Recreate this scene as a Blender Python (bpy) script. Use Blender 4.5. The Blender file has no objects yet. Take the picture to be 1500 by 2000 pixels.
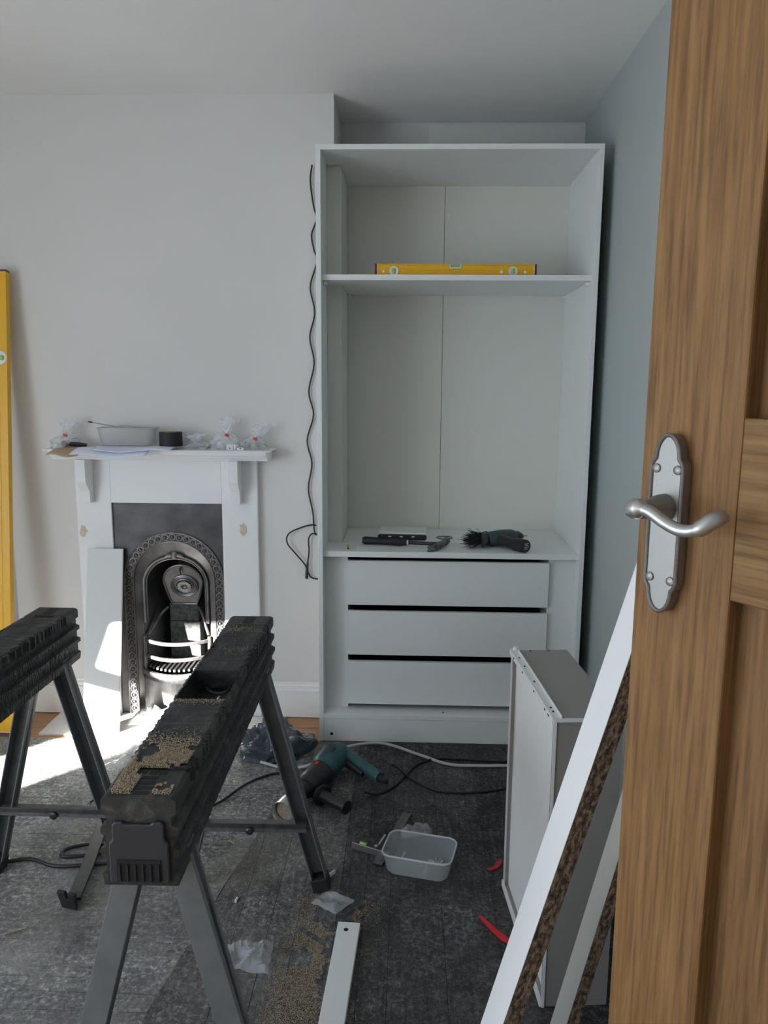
import bpy, bmesh, math, random
from mathutils import Vector, Matrix, noise as mnoise
random.seed(7)
sc = bpy.context.scene
C = sc.collection
R = math.radians

# ------------------------------------------------------------------ camera
cam_d = bpy.data.cameras.new('camera')
cam = bpy.data.objects.new('camera', cam_d); C.objects.link(cam)
pitch, yaw, roll = 0.1646, 0.0307, 0.0072
F = Vector((-math.sin(yaw)*math.cos(pitch), math.cos(yaw)*math.cos(pitch), -math.sin(pitch)))
R0 = Vector((math.cos(yaw), math.sin(yaw), 0)); U0 = R0.cross(F)
RX = R0*math.cos(roll) + U0*math.sin(roll); UP = -R0*math.sin(roll) + U0*math.cos(roll)
cam.matrix_world = Matrix(((RX.x, UP.x, -F.x, 0), (RX.y, UP.y, -F.y, 0), (RX.z, UP.z, -F.z, 1.3901), (0, 0, 0, 1)))
cam_d.sensor_fit = 'VERTICAL'; cam_d.sensor_height = 24.0; cam_d.lens = 1506.55*24/2000
cam_d.clip_start = 0.02
sc.camera = cam

# ------------------------------------------------------------------ world, sun, window light, exposure
w = bpy.data.worlds.new('world'); sc.world = w; w.use_nodes = True
bg = w.node_tree.nodes['Background']; bg.inputs['Color'].default_value = (0.62, 0.75, 1.0, 1); bg.inputs['Strength'].default_value = 0.8
sun_d = bpy.data.lights.new('sun', 'SUN'); sun_d.energy = 75.0; sun_d.angle = R(0.9); sun_d.color = (1.0, 0.975, 0.94)
sun = bpy.data.objects.new('sun', sun_d); C.objects.link(sun)
EL, AZ = R(14.0), R(43.0)
sd = Vector((math.sin(AZ)*math.cos(EL), math.cos(AZ)*math.cos(EL), -math.sin(EL)))
sun.rotation_euler = sd.to_track_quat('-Z', 'Y').to_euler()
wl_d = bpy.data.lights.new('window_daylight', 'AREA'); wl_d.shape = 'RECTANGLE'; wl_d.size = 2.5; wl_d.size_y = 1.45
wl_d.energy = 50.0; wl_d.color = (0.735, 0.865, 1.0)
wl = bpy.data.objects.new('window_daylight', wl_d); C.objects.link(wl)
wl.location = (-2.57, -0.15, 1.16); wl.rotation_euler = (R(90), 0, R(-90))
sc.view_settings.view_transform = 'Standard'; sc.view_settings.look = 'None'
sc.view_settings.gamma = 1.0; sc.view_settings.use_curve_mapping = False
sc.view_settings.exposure = 0.43
sc.cycles.max_bounces = 10; sc.cycles.diffuse_bounces = 6; sc.cycles.transparent_max_bounces = 16
sc.cycles.caustics_reflective = False; sc.cycles.caustics_refractive = False
sc.cycles.use_denoising = True

# ------------------------------------------------------------------ materials
def nt(name):
    m = bpy.data.materials.new(name); m.use_nodes = True
    return m, m.node_tree, m.node_tree.nodes['Principled BSDF']
def c4(c): return (c[0], c[1], c[2], 1)
def coords(t, scale=(1, 1, 1), rot=(0, 0, 0)):
    tc = t.nodes.new('ShaderNodeTexCoord'); mp = t.nodes.new('ShaderNodeMapping')
    mp.inputs['Scale'].default_value = scale; mp.inputs['Rotation'].default_value = rot
    t.links.new(tc.outputs['Object'], mp.inputs['Vector']); return mp.outputs['Vector']
def noise(t, vec, scale, detail=4, rough=0.55, dist=0.0):
    n = t.nodes.new('ShaderNodeTexNoise'); n.inputs['Scale'].default_value = scale
    n.inputs['Detail'].default_value = detail; n.inputs['Roughness'].default_value = rough; n.inputs['Distortion'].default_value = dist
    t.links.new(vec, n.inputs['Vector']); return n.outputs['Fac']
def ramp(t, fac, stops):
    r = t.nodes.new('ShaderNodeValToRGB'); e = r.color_ramp.elements
    e[0].position, e[0].color = stops[0][0], c4(stops[0][1]); e[1].position, e[1].color = stops[-1][0], c4(stops[-1][1])
    for p, col in stops[1:-1]:
        k = e.new(p); k.color = c4(col)
    t.links.new(fac, r.inputs['Fac']); return r.outputs['Color']
def mixc(t, fac, a, b, mode='MIX'):
    m = t.nodes.new('ShaderNodeMix'); m.data_type = 'RGBA'; m.blend_type = mode
    for sock, val in ((m.inputs['Factor'], fac), (m.inputs['A'] if False else m.inputs[6], a), (m.inputs[7], b)):
        if hasattr(val, 'links'): t.links.new(val, sock)
        elif isinstance(val, (int, float)): sock.default_value = val
        else: sock.default_value = c4(val)
    return m.outputs[2]
def bump(t, bs, h, strength, dist=0.002):
    b = t.nodes.new('ShaderNodeBump'); b.inputs['Strength'].default_value = strength; b.inputs['Distance'].default_value = dist
    t.links.new(h, b.inputs['Height']); t.links.new(b.outputs['Normal'], bs.inputs['Normal'])
def mat(name, col, rough=0.5, metal=0.0, col2=None, scale=8, lo=0.35, hi=0.65, bs=None, stretch=(1, 1, 1), spec=None):
    m, t, p = nt(name)
    p.inputs['Base Color'].default_value = c4(col); p.inputs['Roughness'].default_value = rough; p.inputs['Metallic'].default_value = metal
    if spec is not None: p.inputs['Specular IOR Level'].default_value = spec
    if col2 or bs: v = coords(t, stretch)
    if col2: t.links.new(ramp(t, noise(t, v, scale, 6), [(lo, col), (hi, col2)]), p.inputs['Base Color'])
    if bs: bump(t, p, noise(t, v, bs[0], 5), bs[1])
    return m
M = {}
M['wall'] = mat('off_white_wall_paint', (0.68, 0.667, 0.642), 0.75, col2=(0.71, 0.697, 0.672), scale=1.5, bs=(160, 0.06))
M['wall_alcove'] = mat('bare_alcove_paint', (0.66, 0.65, 0.63), 0.8, col2=(0.58, 0.57, 0.55), scale=3)
M['wall_blue'] = mat('pale_blue_green_wall_paint', (0.405, 0.455, 0.445), 0.75, col2=(0.42, 0.475, 0.465), scale=1.2, bs=(160, 0.06))
M['ceiling'] = mat('ceiling_paint', (0.86, 0.855, 0.835), 0.85, col2=(0.84, 0.835, 0.815), scale=2)
M['gloss'] = mat('white_gloss_woodwork', (0.80, 0.80, 0.79), 0.35)
M['surround'] = mat('white_painted_surround', (0.78, 0.785, 0.79), 0.4, bs=(90, 0.04))
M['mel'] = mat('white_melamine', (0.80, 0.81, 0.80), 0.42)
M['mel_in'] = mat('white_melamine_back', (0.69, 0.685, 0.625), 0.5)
M['melgrey'] = mat('taupe_melamine', (0.30, 0.285, 0.265), 0.5)
M['mel_shade'] = mat('shade_toned_melamine', (0.42, 0.42, 0.385), 0.5)  # melamine colour darkened to stand for the front plank's shadow
M['rim'] = mat('light_grey_edging', (0.55, 0.54, 0.53), 0.5)
M['dark'] = mat('dark_void', (0.012, 0.012, 0.013), 0.9)
M['iron'] = mat('blackened_cast_iron', (0.055, 0.054, 0.058), 0.42, 0.65, col2=(0.10, 0.098, 0.10), scale=9, bs=(60, 0.12))
M['iron_mid'] = mat('dull_cast_iron', (0.10, 0.097, 0.095), 0.45, 0.5, col2=(0.15, 0.145, 0.14), scale=14, bs=(60, 0.12))
M['iron_pol'] = mat('polished_cast_iron', (0.24, 0.23, 0.225), 0.36, 0.6, col2=(0.13, 0.125, 0.125), scale=14, bs=(80, 0.1))
M['brick_soot'] = mat('sooty_firebrick', (0.035, 0.034, 0.033), 0.95, col2=(0.09, 0.088, 0.085), scale=60, bs=(60, 0.5))
M['plastic_blk'] = mat('black_plastic', (0.016, 0.016, 0.018), 0.42)
M['plastic_grey'] = mat('charcoal_plastic', (0.032, 0.034, 0.039), 0.45)
M['rubber'] = mat('black_rubber', (0.012, 0.012, 0.013), 0.65)
M['cable'] = mat('black_cable', (0.014, 0.014, 0.016), 0.45)
M['cable_w'] = mat('pale_cable', (0.52, 0.50, 0.48), 0.5)
M['teal'] = mat('teal_plastic', (0.020, 0.088, 0.097), 0.45, col2=(0.035, 0.115, 0.12), scale=30)
M['teal_dk'] = mat('dusty_dark_teal_plastic', (0.03, 0.06, 0.065), 0.5)
M['yellow'] = mat('yellow_enamel', (0.80, 0.44, 0.012), 0.38)
M['yellow_dk'] = mat('yellow_groove', (0.50, 0.26, 0.01), 0.5)
M['red_cap'] = mat('dark_red_plastic', (0.16, 0.012, 0.012), 0.5)
M['red'] = mat('bright_red_plastic', (0.62, 0.012, 0.02), 0.4)
M['vial'] = mat('green_vial', (0.34, 0.55, 0.09), 0.15)
M['leg'] = mat('grey_painted_steel', (0.15, 0.162, 0.165), 0.45, 0.25, col2=(0.19, 0.20, 0.20), scale=20)
M['steel'] = mat('steel', (0.50, 0.50, 0.50), 0.35, 0.9)
M['iron_bar'] = mat('dark_forged_steel', (0.030, 0.031, 0.033), 0.5, 0.5, col2=(0.05, 0.05, 0.052), scale=50)
M['steel_dk'] = mat('dull_steel', (0.20, 0.20, 0.20), 0.5, 0.7, col2=(0.13, 0.13, 0.13), scale=40)
M['nickel'] = mat('satin_nickel', (0.29, 0.28, 0.262), 0.48, 0.85)
M['nickel_lt'] = mat('polished_nickel', (0.46, 0.45, 0.43), 0.42, 0.85)
M['zinc'] = mat('zinc_plated', (0.55, 0.57, 0.58), 0.4, 0.8)
M['paper'] = mat('blue_white_paper', (0.72, 0.76, 0.88), 0.8)
M['paper_w'] = mat('white_crumpled_paper', (0.80, 0.79, 0.76), 0.85)
M['kraft'] = mat('kraft_card', (0.46, 0.34, 0.22), 0.8)
M['white_pl'] = mat('white_plastic', (0.78, 0.78, 0.76), 0.4)
M['hearth'] = mat('pale_stone_hearth', (0.62, 0.60, 0.57), 0.6, col2=(0.55, 0.53, 0.50), scale=6)
M['pencil'] = mat('pencil_wood', (0.60, 0.30, 0.08), 0.5)
M['filler'] = mat('beige_filler', (0.66, 0.60, 0.47), 0.85, col2=(0.55, 0.47, 0.33), scale=60)
M['bristle'] = mat('dark_bristles', (0.02, 0.018, 0.017), 0.9)
M['sawdust'] = mat('pale_sawdust', (0.44, 0.36, 0.25), 0.95, col2=(0.28, 0.22, 0.145), scale=160)
M['bag_blk'] = mat('dark_blue_grey_polythene', (0.075, 0.09, 0.105), 0.18, col2=(0.055, 0.066, 0.08), scale=5, bs=(30, 0.15))
M['added_blind'] = mat('added_blind_fabric', (0.8, 0.8, 0.8), 0.8)
M['cork'] = mat('raw_board_edge', (0.62, 0.55, 0.44), 0.8)

def wood(name, c1, c2, axis=2, scale=1.0, rough=0.6):
    m, t, p = nt(name); p.inputs['Roughness'].default_value = rough; p.inputs['Specular IOR Level'].default_value = 0.22
    s = [38, 38, 38]; s[axis] = 2.2
    v = coords(t, [k*scale for k in s])
    n1 = noise(t, v, 1.6, 6, 0.62, 0.6)
    s2 = [160, 160, 160]; s2[axis] = 7
    n2 = noise(t, coords(t, [k*scale for k in s2]), 1.0, 3, 0.6)
    base = ramp(t, n1, [(0.3, c1), (0.7, c2)])
    d = ramp(t, n2, [(0.36, (0.55, 0.52, 0.48)), (0.50, (1, 1, 1)), (0.64, (1.22, 1.22, 1.2))])
    t.links.new(mixc(t, 0.7, base, d, 'MULTIPLY'), p.inputs['Base Color'])
    bump(t, p, n2, 0.12, 0.001)
    return m
M['oak'] = wood('oak_vertical_grain', (0.178, 0.088, 0.031), (0.255, 0.140, 0.056), 2)
M['oak_h'] = wood('oak_horizontal_grain', (0.178, 0.094, 0.033), (0.255, 0.148, 0.062), 0)
M['oak_p'] = wood('oak_panel_grain', (0.155, 0.078, 0.028), (0.22, 0.12, 0.050), 2)
M['pine'] = wood('floorboard_pine', (0.34, 0.185, 0.085), (0.46, 0.27, 0.14), 0, 0.6, 0.45)

def chipboard():
    m, t, p = nt('raw_chipboard'); p.inputs['Roughness'].default_value = 0.95
    v = coords(t, (1, 1, 0.5)); n = noise(t, v, 130, 4, 0.7); n2 = noise(t, v, 420, 2, 0.6)
    a = ramp(t, n, [(0.40, (0.045, 0.028, 0.017)), (0.49, (0.15, 0.098, 0.06)), (0.60, (0.36, 0.25, 0.165))])
    t.links.new(mixc(t, 0.45, a, ramp(t, n2, [(0.35, (0.45, 0.42, 0.4)), (0.65, (1.25, 1.2, 1.15))]), 'MULTIPLY'), p.inputs['Base Color'])
    bump(t, p, n, 0.7, 0.002); return m
M['chip'] = chipboard()

def dusty_sheet(name, along, lo, mid, hi, dustcol, dust, tone):
    # dark worn floor covering: grooves along one axis, blotches, speckle, pale dust
    m, t, p = nt(name); p.inputs['Roughness'].default_value = 0.7
    p.inputs['Specular IOR Level'].default_value = 0.3
    s = [1, 1, 1]; s[along] = 0.07
    vg = coords(t, s); v = coords(t)
    blotch = noise(t, v, 4.5, 8, 0.72, 1.0)
    mott = noise(t, v, 78, 8, 0.78, 0.7)
    streak = noise(t, vg, 85, 4, 0.65, 0.3)
    speck = noise(t, v, 330, 2, 0.7)
    a = ramp(t, blotch, [(0.36, lo), (0.52, mid), (0.68, hi)])
    a = mixc(t, 0.95, a, ramp(t, mott, [(0.40, (0.30, 0.30, 0.31)), (0.48, (0.75, 0.75, 0.76)), (0.53, (1.3, 1.3, 1.3)), (0.61, (3.0, 3.0, 2.95))]), 'MULTIPLY')
    a = mixc(t, 0.85, a, ramp(t, streak, [(0.33, (0.4, 0.4, 0.4)), (0.46, (1, 1, 1)), (0.6, (1.1, 1.1, 1.1)), (0.68, (1.9, 1.9, 1.88))]), 'MULTIPLY')
    a = mixc(t, ramp(t, speck, [(0.66, (0, 0, 0)), (0.73, (1, 1, 1))]), a, (0.28, 0.25, 0.20))
    a = mixc(t, ramp(t, noise(t, v, 1.9, 6, 0.7, 0.4), [(0.38, (0, 0, 0)), (0.72, (dust, dust, dust))]), a, dustcol)
    oi = t.nodes.new('ShaderNodeObjectInfo')
    a = mixc(t, 1.0, a, ramp(t, oi.outputs['Random'], [(0.0, (tone, tone, tone)), (1.0, (2-tone, 2-tone, 2-tone))]), 'MULTIPLY')
    t.links.new(a, p.inputs['Base Color'])
    h = t.nodes.new('ShaderNodeMath'); h.operation = 'ADD'
    t.links.new(streak, h.inputs[0]); t.links.new(mott, h.inputs[1])
    bump(t, p, h.outputs[0], 0.6, 0.004)
    return m
M['sheet_a'] = dusty_sheet('dusty_grey_covering', 0, (0.085, 0.087, 0.094), (0.18, 0.18, 0.18), (0.29, 0.285, 0.27), (0.36, 0.35, 0.32), 0.75, 0.85)
M['sheet_m'] = dusty_sheet('mid_grey_covering', 1, (0.04, 0.041, 0.044), (0.10, 0.10, 0.101), (0.18, 0.177, 0.17), (0.26, 0.25, 0.225), 0.6, 0.88)
M['sheet_b'] = dusty_sheet('dark_mottled_covering', 1, (0.017, 0.018, 0.020), (0.046, 0.047, 0.050), (0.10, 0.10, 0.099), (0.15, 0.145, 0.13), 0.4, 0.85)

def beam_plastic():
    m, t, p = nt('scarred_black_plastic'); p.inputs['Roughness'].default_value = 0.55
    v = coords(t, (1, 0.3, 1)); n = noise(t, v, 45, 6, 0.7, 0.4); n2 = noise(t, coords(t), 9, 4)
    a = ramp(t, n, [(0.38, (0.010, 0.010, 0.010)), (0.56, (0.032, 0.031, 0.030)), (0.68, (0.085, 0.08, 0.072))])
    b = ramp(t, n2, [(0.5, (0, 0, 0)), (0.75, (0.3, 0.3, 0.3))])
    t.links.new(mixc(t, b, a, (0.085, 0.078, 0.066)), p.inputs['Base Color'])
    bump(t, p, n, 0.6, 0.002); return m
M['beam'] = beam_plastic()

def clear(name, tint, opac, rough=0.12, bumpy=0.0):
    # thin clear polythene: mostly see-through, partly milky and shiny
    m, t, p = nt(name); out = t.nodes['Material Output']
    p.inputs['Base Color'].default_value = c4(tint); p.inputs['Roughness'].default_value = rough
    tr = t.nodes.new('ShaderNodeBsdfTransparent'); mx = t.nodes.new('ShaderNodeMixShader')
    mx.inputs['Fac'].default_value = opac
    t.links.new(tr.outputs[0], mx.inputs[1]); t.links.new(p.outputs[0], mx.inputs[2]); t.links.new(mx.outputs[0], out.inputs['Surface'])
    if bumpy: bump(t, p, noise(t, coords(t), 45, 3), bumpy, 0.004)
    return m
M['polybag'] = clear('clear_polythene', (0.72, 0.74, 0.77), 0.34, 0.12, 0.8)
M['tub'] = clear('frosted_plastic', (0.62, 0.66, 0.69), 0.36, 0.3)
M['tub_d'] = clear('smoky_plastic', (0.50, 0.50, 0.50), 0.50, 0.25)
M['tub_rim'] = clear('frosted_rim', (0.72, 0.75, 0.77), 0.72, 0.3)

# ------------------------------------------------------------------ mesh helpers
class MB:
    def __init__(s): s.v = []; s.f = []
    def add(s, vs, fs, X=None):
        o = len(s.v)
        s.v += [tuple(X @ Vector(p)) if X is not None else tuple(p) for p in vs]
        s.f += [tuple(i+o for i in f) for f in fs]; return s
    def box(s, x0, x1, y0, y1, z0, z1, X=None):
        vs = [(x, y, z) for z in (z0, z1) for y in (y0, y1) for x in (x0, x1)]
        return s.add(vs, [(0, 2, 3, 1), (4, 5, 7, 6), (0, 1, 5, 4), (2, 6, 7, 3), (0, 4, 6, 2), (1, 3, 7, 5)], X)
    def prism(s, poly, a, b, axis='y', X=None):
        n = len(poly)
        put = {'y': lambda p, h: (p[0], h, p[1]), 'z': lambda p, h: (p[0], p[1], h), 'x': lambda p, h: (h, p[0], p[1])}[axis]
        vs = [put(p, a) for p in poly] + [put(p, b) for p in poly]
        return s.add(vs, [tuple(range(n)), tuple(range(2*n-1, n-1, -1))] + [(i, (i+1) % n, n+(i+1) % n, n+i) for i in range(n)], X)
    def tube(s, pts, r, n=8, X=None, flat=1.0, closed=False):
        pts = [Vector(p) for p in pts]; k = len(pts); rr = r if isinstance(r, (list, tuple)) else [r]*k
        vs = []; prev = None
        for i, p in enumerate(pts):
            if closed: d = pts[(i+1) % k]-pts[i-1]
            else: d = pts[min(i+1, k-1)]-pts[max(i-1, 0)]
            d.normalize()
            if prev is None:
                a = Vector((0, 0, 1)) if abs(d.z) < 0.9 else Vector((1, 0, 0))
                u = d.cross(a).normalized()
            else:
                u = (prev-d*prev.dot(d)).normalized()
            prev = u; q = d.cross(u)
            vs += [p+u*(rr[i]*math.cos(2*math.pi*j/n))+q*(rr[i]*flat*math.sin(2*math.pi*j/n)) for j in range(n)]
        fs = [(i*n+j, i*n+(j+1) % n, (i+1)*n+(j+1) % n, (i+1)*n+j) for i in range(k-1) for j in range(n)]
        if closed: fs += [((k-1)*n+j, (k-1)*n+(j+1) % n, (j+1) % n, j) for j in range(n)]
        else: fs += [tuple(range(n)), tuple(range((k-1)*n, k*n))]
        return s.add(vs, fs, X)
    def lathe(s, prof, n=20, X=None, caps=True):
        k = len(prof); vs = [(r*math.cos(2*math.pi*j/n), r*math.sin(2*math.pi*j/n), h) for r, h in prof for j in range(n)]
        fs = [(i*n+j, i*n+(j+1) % n, (i+1)*n+(j+1) % n, (i+1)*n+j) for i in range(k-1) for j in range(n)]
        if caps: fs += [tuple(range(n)), tuple(range((k-1)*n, k*n))]
        return s.add(vs, fs, X)
    def grid(s, nx, ny, fn, X=None, wrap=False):
        vs = [fn(i/(nx-1), j/(ny-1)) for j in range(ny) for i in range(nx)]
        fs = [(j*nx+i, j*nx+i+1, (j+1)*nx+i+1, (j+1)*nx+i) for j in range(ny-1) for i in range(nx-1)]
        if wrap: fs += [(j*nx+nx-1, j*nx, (j+1)*nx, (j+1)*nx+nx-1) for j in range(ny-1)]
        return s.add(vs, fs, X)
    def bridge(s, A, B):      # two polylines of equal length
        n = len(A); return s.add(list(A)+list(B), [(i, i+1, n+i+1, n+i) for i in range(n-1)])
    def build(s, name, m, parent=None, bevel=0.0, smooth=None, loc=None, solid=0.0, seg=2, recalc=True):
        me = bpy.data.meshes.new(name); me.from_pydata([tuple(p) for p in s.v], [], s.f); me.validate()
        if recalc:
            bm = bmesh.new(); bm.from_mesh(me); bmesh.ops.recalc_face_normals(bm, faces=bm.faces); bm.to_mesh(me); bm.free()
        me.materials.append(M[m] if isinstance(m, str) else m)
        if smooth:
            for p in me.polygons: p.use_smooth = True
            me.set_sharp_from_angle(angle=R(smooth))
        o = bpy.data.objects.new(name, me); C.objects.link(o)
        if parent: o.parent = parent
        if loc: o.location = loc
        if solid:
            q = o.modifiers.new('thickness', 'SOLIDIFY'); q.thickness = solid; q.offset = 0
        if bevel:
            b = o.modifiers.new('bevel', 'BEVEL'); b.width = bevel; b.segments = seg; b.limit_method = 'ANGLE'; b.angle_limit = R(40)
        return o
def tag(o, label=None, cat=None, group=None, kind=None):
    if label: o['label'] = label
    if cat: o['category'] = cat
    if group: o['group'] = group
    if kind: o['kind'] = kind
    return o
def thing(name, label, cat, loc=(0, 0, 0), rot=(0, 0, 0), group=None):
    o = bpy.data.objects.new(name, None); C.objects.link(o); o.location = loc; o.rotation_euler = rot
    o.empty_display_size = 0.1
    return tag(o, label, cat, group)
def copy_tree(o, parent=None):
    c = o.copy(); C.objects.link(c)
    if parent: c.parent = parent
    for ch in list(o.children): copy_tree(ch, c)
    return c
def struct(name, mb, m, parent=None, **k): return tag(mb.build(name, m, parent, **k), kind='structure')
def spline(pts, n=8):      # Catmull-Rom through the points
    P = [Vector(p) for p in pts]; P = [P[0]*2-P[1]] + P + [P[-1]*2-P[-2]]; out = []
    for i in range(1, len(P)-2):
        for k in range(n):
            t = k/n; a, b, c_, d = P[i-1], P[i], P[i+1], P[i+2]
            out.append(0.5*((2*b)+(c_-a)*t+(2*a-5*b+4*c_-d)*t*t+(3*b-a-3*c_+d)*t**3))
    return out+[P[-2]]
def frame(loc, z, x=(1, 0, 0)):      # matrix with local Z along z
    z = Vector(z).normalized(); x = Vector(x); x = (x-z*x.dot(z)).normalized(); y = z.cross(x)
    return Matrix(((x.x, y.x, z.x, loc[0]), (x.y, y.y, z.y, loc[1]), (x.z, y.z, z.z, loc[2]), (0, 0, 0, 1)))

# ------------------------------------------------------------------ room
XL, XR, YB, YC, ZC = -2.66, 0.708, 3.074, 3.398, 2.452     # walls, breast face, alcove back, ceiling
YN = -2.0
BX0, BX1 = -1.625, -0.292
struct('floor', MB().box(XL-.1, XR+.1, YN, YC+.1, -.12, -.004), 'pine')
struct('ceiling', MB().box(XL-.1, XR+.1, YN, YC+.1, ZC, ZC+.1), 'ceiling')
struct('wall_back', MB().box(XL-.1, BX0, YC, YC+.1, -.004, ZC).box(BX0, XR+.1, YC, YC+.1, -.004, ZC), 'wall_alcove')
struct('wall_right', MB().box(XR, XR+.1, YN, YC, -.004, ZC), 'wall_blue')
struct('wall_near', MB().box(XL-.1, XR+.1, YN-.1, YN, -.004, ZC), 'wall')
# chimney breast with a hole for the grate
HX0, HX1, HZ = -1.17, -0.775, 0.84
struct('wall_breast', MB().box(BX0, HX0, YB, YC, -.004, ZC).box(HX1, BX1, YB, YC, -.004, ZC).box(HX0, HX1, YB, YC, HZ, ZC), 'wall')
# alcove paint step above the wardrobe
struct('trim_1', MB().box(0.07, XR, YC-.012, YC, 2.16, ZC-.012), 'wall')
# left wall: glazed door with low rails and a narrow side slit; unseen blind added to cut the sun
struct('wall_left', MB().box(XL-.1, XL, YN, -1.45, -.004, ZC).box(XL-.1, XL, 1.80, YC, -.004, ZC).box(XL-.1, XL, -1.45, 1.80, 2.2, ZC)
       .box(XL-.1, XL, -1.45, -.90, -.004, .79).box(XL-.1, XL, -.90, -.35, .40, .79).box(XL-.1, XL, -.35, 0.911, -.004, .79).box(XL-.1, XL, 1.43, 1.684, -.004, .98).box(XL-.1, XL, 1.362, 1.43, .72, .98).box(XL-.1, XL, 1.708, 1.80, -.004, .86), 'wall')  # unseen low opening added here so sun bounces off the floor
win = struct('window_1', MB().box(XL-.06, XL-.02, .911, 1.43, .72, .80).box(XL-.06, XL-.02, .911, 1.43, 0, .06), 'gloss')
MB().prism([(-1.45, .785), (.911, .785), (.911, 1.13), (1.362, .965), (1.362, .855), (1.80, .855), (1.80, 2.2), (-1.45, 2.2)], XL-.05, XL-.04, 'x').build('added_blind', 'added_blind', win)
# skirting on the breast
def skirting(name, x0, x1):
    prof = [(YB, 0), (YB-.018, 0), (YB-.018, .118), (YB-.012, .122), (YB-.012, .135), (YB-.006, .142), (YB-.004, .15), (YB, .15)]
    struct(name, MB().prism(prof, x0, x1, 'x'), 'gloss')
skirting('baseboard_breast_left', BX0, -1.345); skirting('baseboard_breast_right', -0.598, -0.34)

# ------------------------------------------------------------------ floor coverings
bnd = [(0.2, -.56), (1.5, -.57), (1.95, -.515), (2.42, -.415), (2.84, -.345)]      # seam between the two coverings: (y, x)
def bx_at(y):
    for (ya, xa), (yb, xb) in zip(bnd, bnd[1:]):
        if y <= yb: return xa+(xb-xa)*(y-ya)/(yb-ya)
    return bnd[-1][1]
def by_at(x):      # y at which the seam reaches x (the seam only moves right as y grows)
    for (ya, xa), (yb, xb) in zip(bnd[1:], bnd[2:]):
        if x <= xb: return ya+(yb-ya)*(x-xa)/(xb-xa)
    return 2.838
rs = random.Random(4)
fa = thing('floor_sheet', 'dusty grey floor covering under the two sawhorses, laid in strips running crosswise', 'floor covering')
MB().box(-2.595, -.60, .26, 2.81, -.0041, -.0030).build('underlay', 'dark', fa)
y = .25
while y < 2.815:
    h_ = min(rs.choice([.052, .060, .075, .09, .045]), 2.82-y); dz_ = rs.uniform(0, .0008)
    MB().prism([(-2.6, y), (bx_at(y)+.05, y), (bx_at(y+h_)+.05, y+h_-.0016), (-2.6, y+h_-.0016)], -.004, -.0012+dz_, 'z').build('strip', 'sheet_a', fa)
    y += h_
fb = thing('floor_sheet', 'dark mottled floor covering in front of the wardrobe, laid in strips running lengthwise', 'floor covering')
MB().prism([(-.56, .26), (.685, .26), (.685, 2.83), (-.33, 2.83), (-.40, 2.42), (-.50, 1.95), (-.56, 1.5)], -.0005, .0007, 'z').build('underlay', 'dark', fb)
x = -.57
while x < .685:
    w_ = min(rs.choice([.07, .10, .14, .12, .085]), .69-x); dz_ = rs.uniform(0, .0007)
    ya, yb = (by_at(x) if x > -.57 else 1.5), by_at(x+w_)
    poly = [(x+.0014, .25), (x+w_, .25), (x+w_, yb), (x+.0014, ya)] if x < -.345 else [(x+.0014, .25), (x+w_, .25), (x+w_, 2.838), (x+.0014, 2.838)]
    MB().prism(poly, -.0003, .0019+dz_, 'z').build('strip', 'sheet_m' if x < -.19 else 'sheet_b', fb)
    x += w_
FZ = 0.0028
tag(MB().box(-1.46, -.50, 2.845, 3.06, -.004, .006).build('hearth_slab', 'hearth', bevel=.002), 'pale flat hearth slab on the boards before the fireplace', 'hearth')

# ------------------------------------------------------------------ wardrobe
x0, x1, Y0, Yb, H, T = -.336, .664, 2.844, 3.356, 2.211, .018
wd = thing('wardrobe', 'tall open white wardrobe with a shelf and three drawers, in the alcove', 'wardrobe', (0, Y0, 0))
def W(name, m, *boxes, bevel=.0012, parent=wd):
    mb = MB()
    for b in boxes: mb.box(b[0], b[1], b[2]-Y0, b[3]-Y0, b[4], b[5])
    return mb.build(name, m, parent, bevel=bevel)
W('side_panel', 'mel', (x0, x0+T, Y0, 3.07, 0, H-T))
W('side_panel', 'mel', (x1-T, x1, Y0, Yb, 0, H-T))
W('top_panel', 'mel', (x0, x1, Y0, 3.07, H-T, H), (-.28, x1, 3.07, Yb, H-T, H))
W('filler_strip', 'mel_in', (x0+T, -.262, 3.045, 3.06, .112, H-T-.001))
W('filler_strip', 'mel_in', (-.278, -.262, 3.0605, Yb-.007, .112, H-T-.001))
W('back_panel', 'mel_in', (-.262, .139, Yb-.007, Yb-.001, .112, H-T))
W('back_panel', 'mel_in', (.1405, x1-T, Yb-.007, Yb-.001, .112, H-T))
W('shelf', 'mel', (x0+T, x1-T, 2.872, 3.044, 1.758, 1.778), (-.261, x1-T, 3.044, Yb-.008, 1.758, 1.778))
W('drawer_shelf', 'mel', (x0+T, x1-T, 2.866, 3.044, .738, .760), (-.261, x1-T, 3.044, Yb-.008, .738, .760))
W('bottom_panel', 'mel', (x0+T, x1-T, Y0, 3.044, .094, .112), (-.261, x1-T, 3.044, Yb-.008, .094, .112))
pl = W('plinth', 'mel', (x0+T, x1-T, Y0+.002, Y0+.02, 0, .093))
MB().lathe([(.006, 0), (.006, .001)], 14, frame((-.287, .0018, .030), (0, -1, 0))).build('screw_hole', 'dark', pl)
MB().lathe([(.004, 0), (.004, .001)], 12, frame((.15, .035, .112), (0, 0, 1))).build('screw_hole', 'dark', wd)
W('drawer_stile', 'mel', (x0+T, -.228, 2.918, 2.936, .112, .738))
W('drawer_stile', 'mel', (.547, x1-T, 2.918, 2.936, .112, .738))
W('drawer_cheek', 'mel', (-.244, -.228, 2.936, 3.33, .112, .738))
W('drawer_cheek', 'mel', (.547, .563, 2.936, 3.33, .112, .738))
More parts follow.
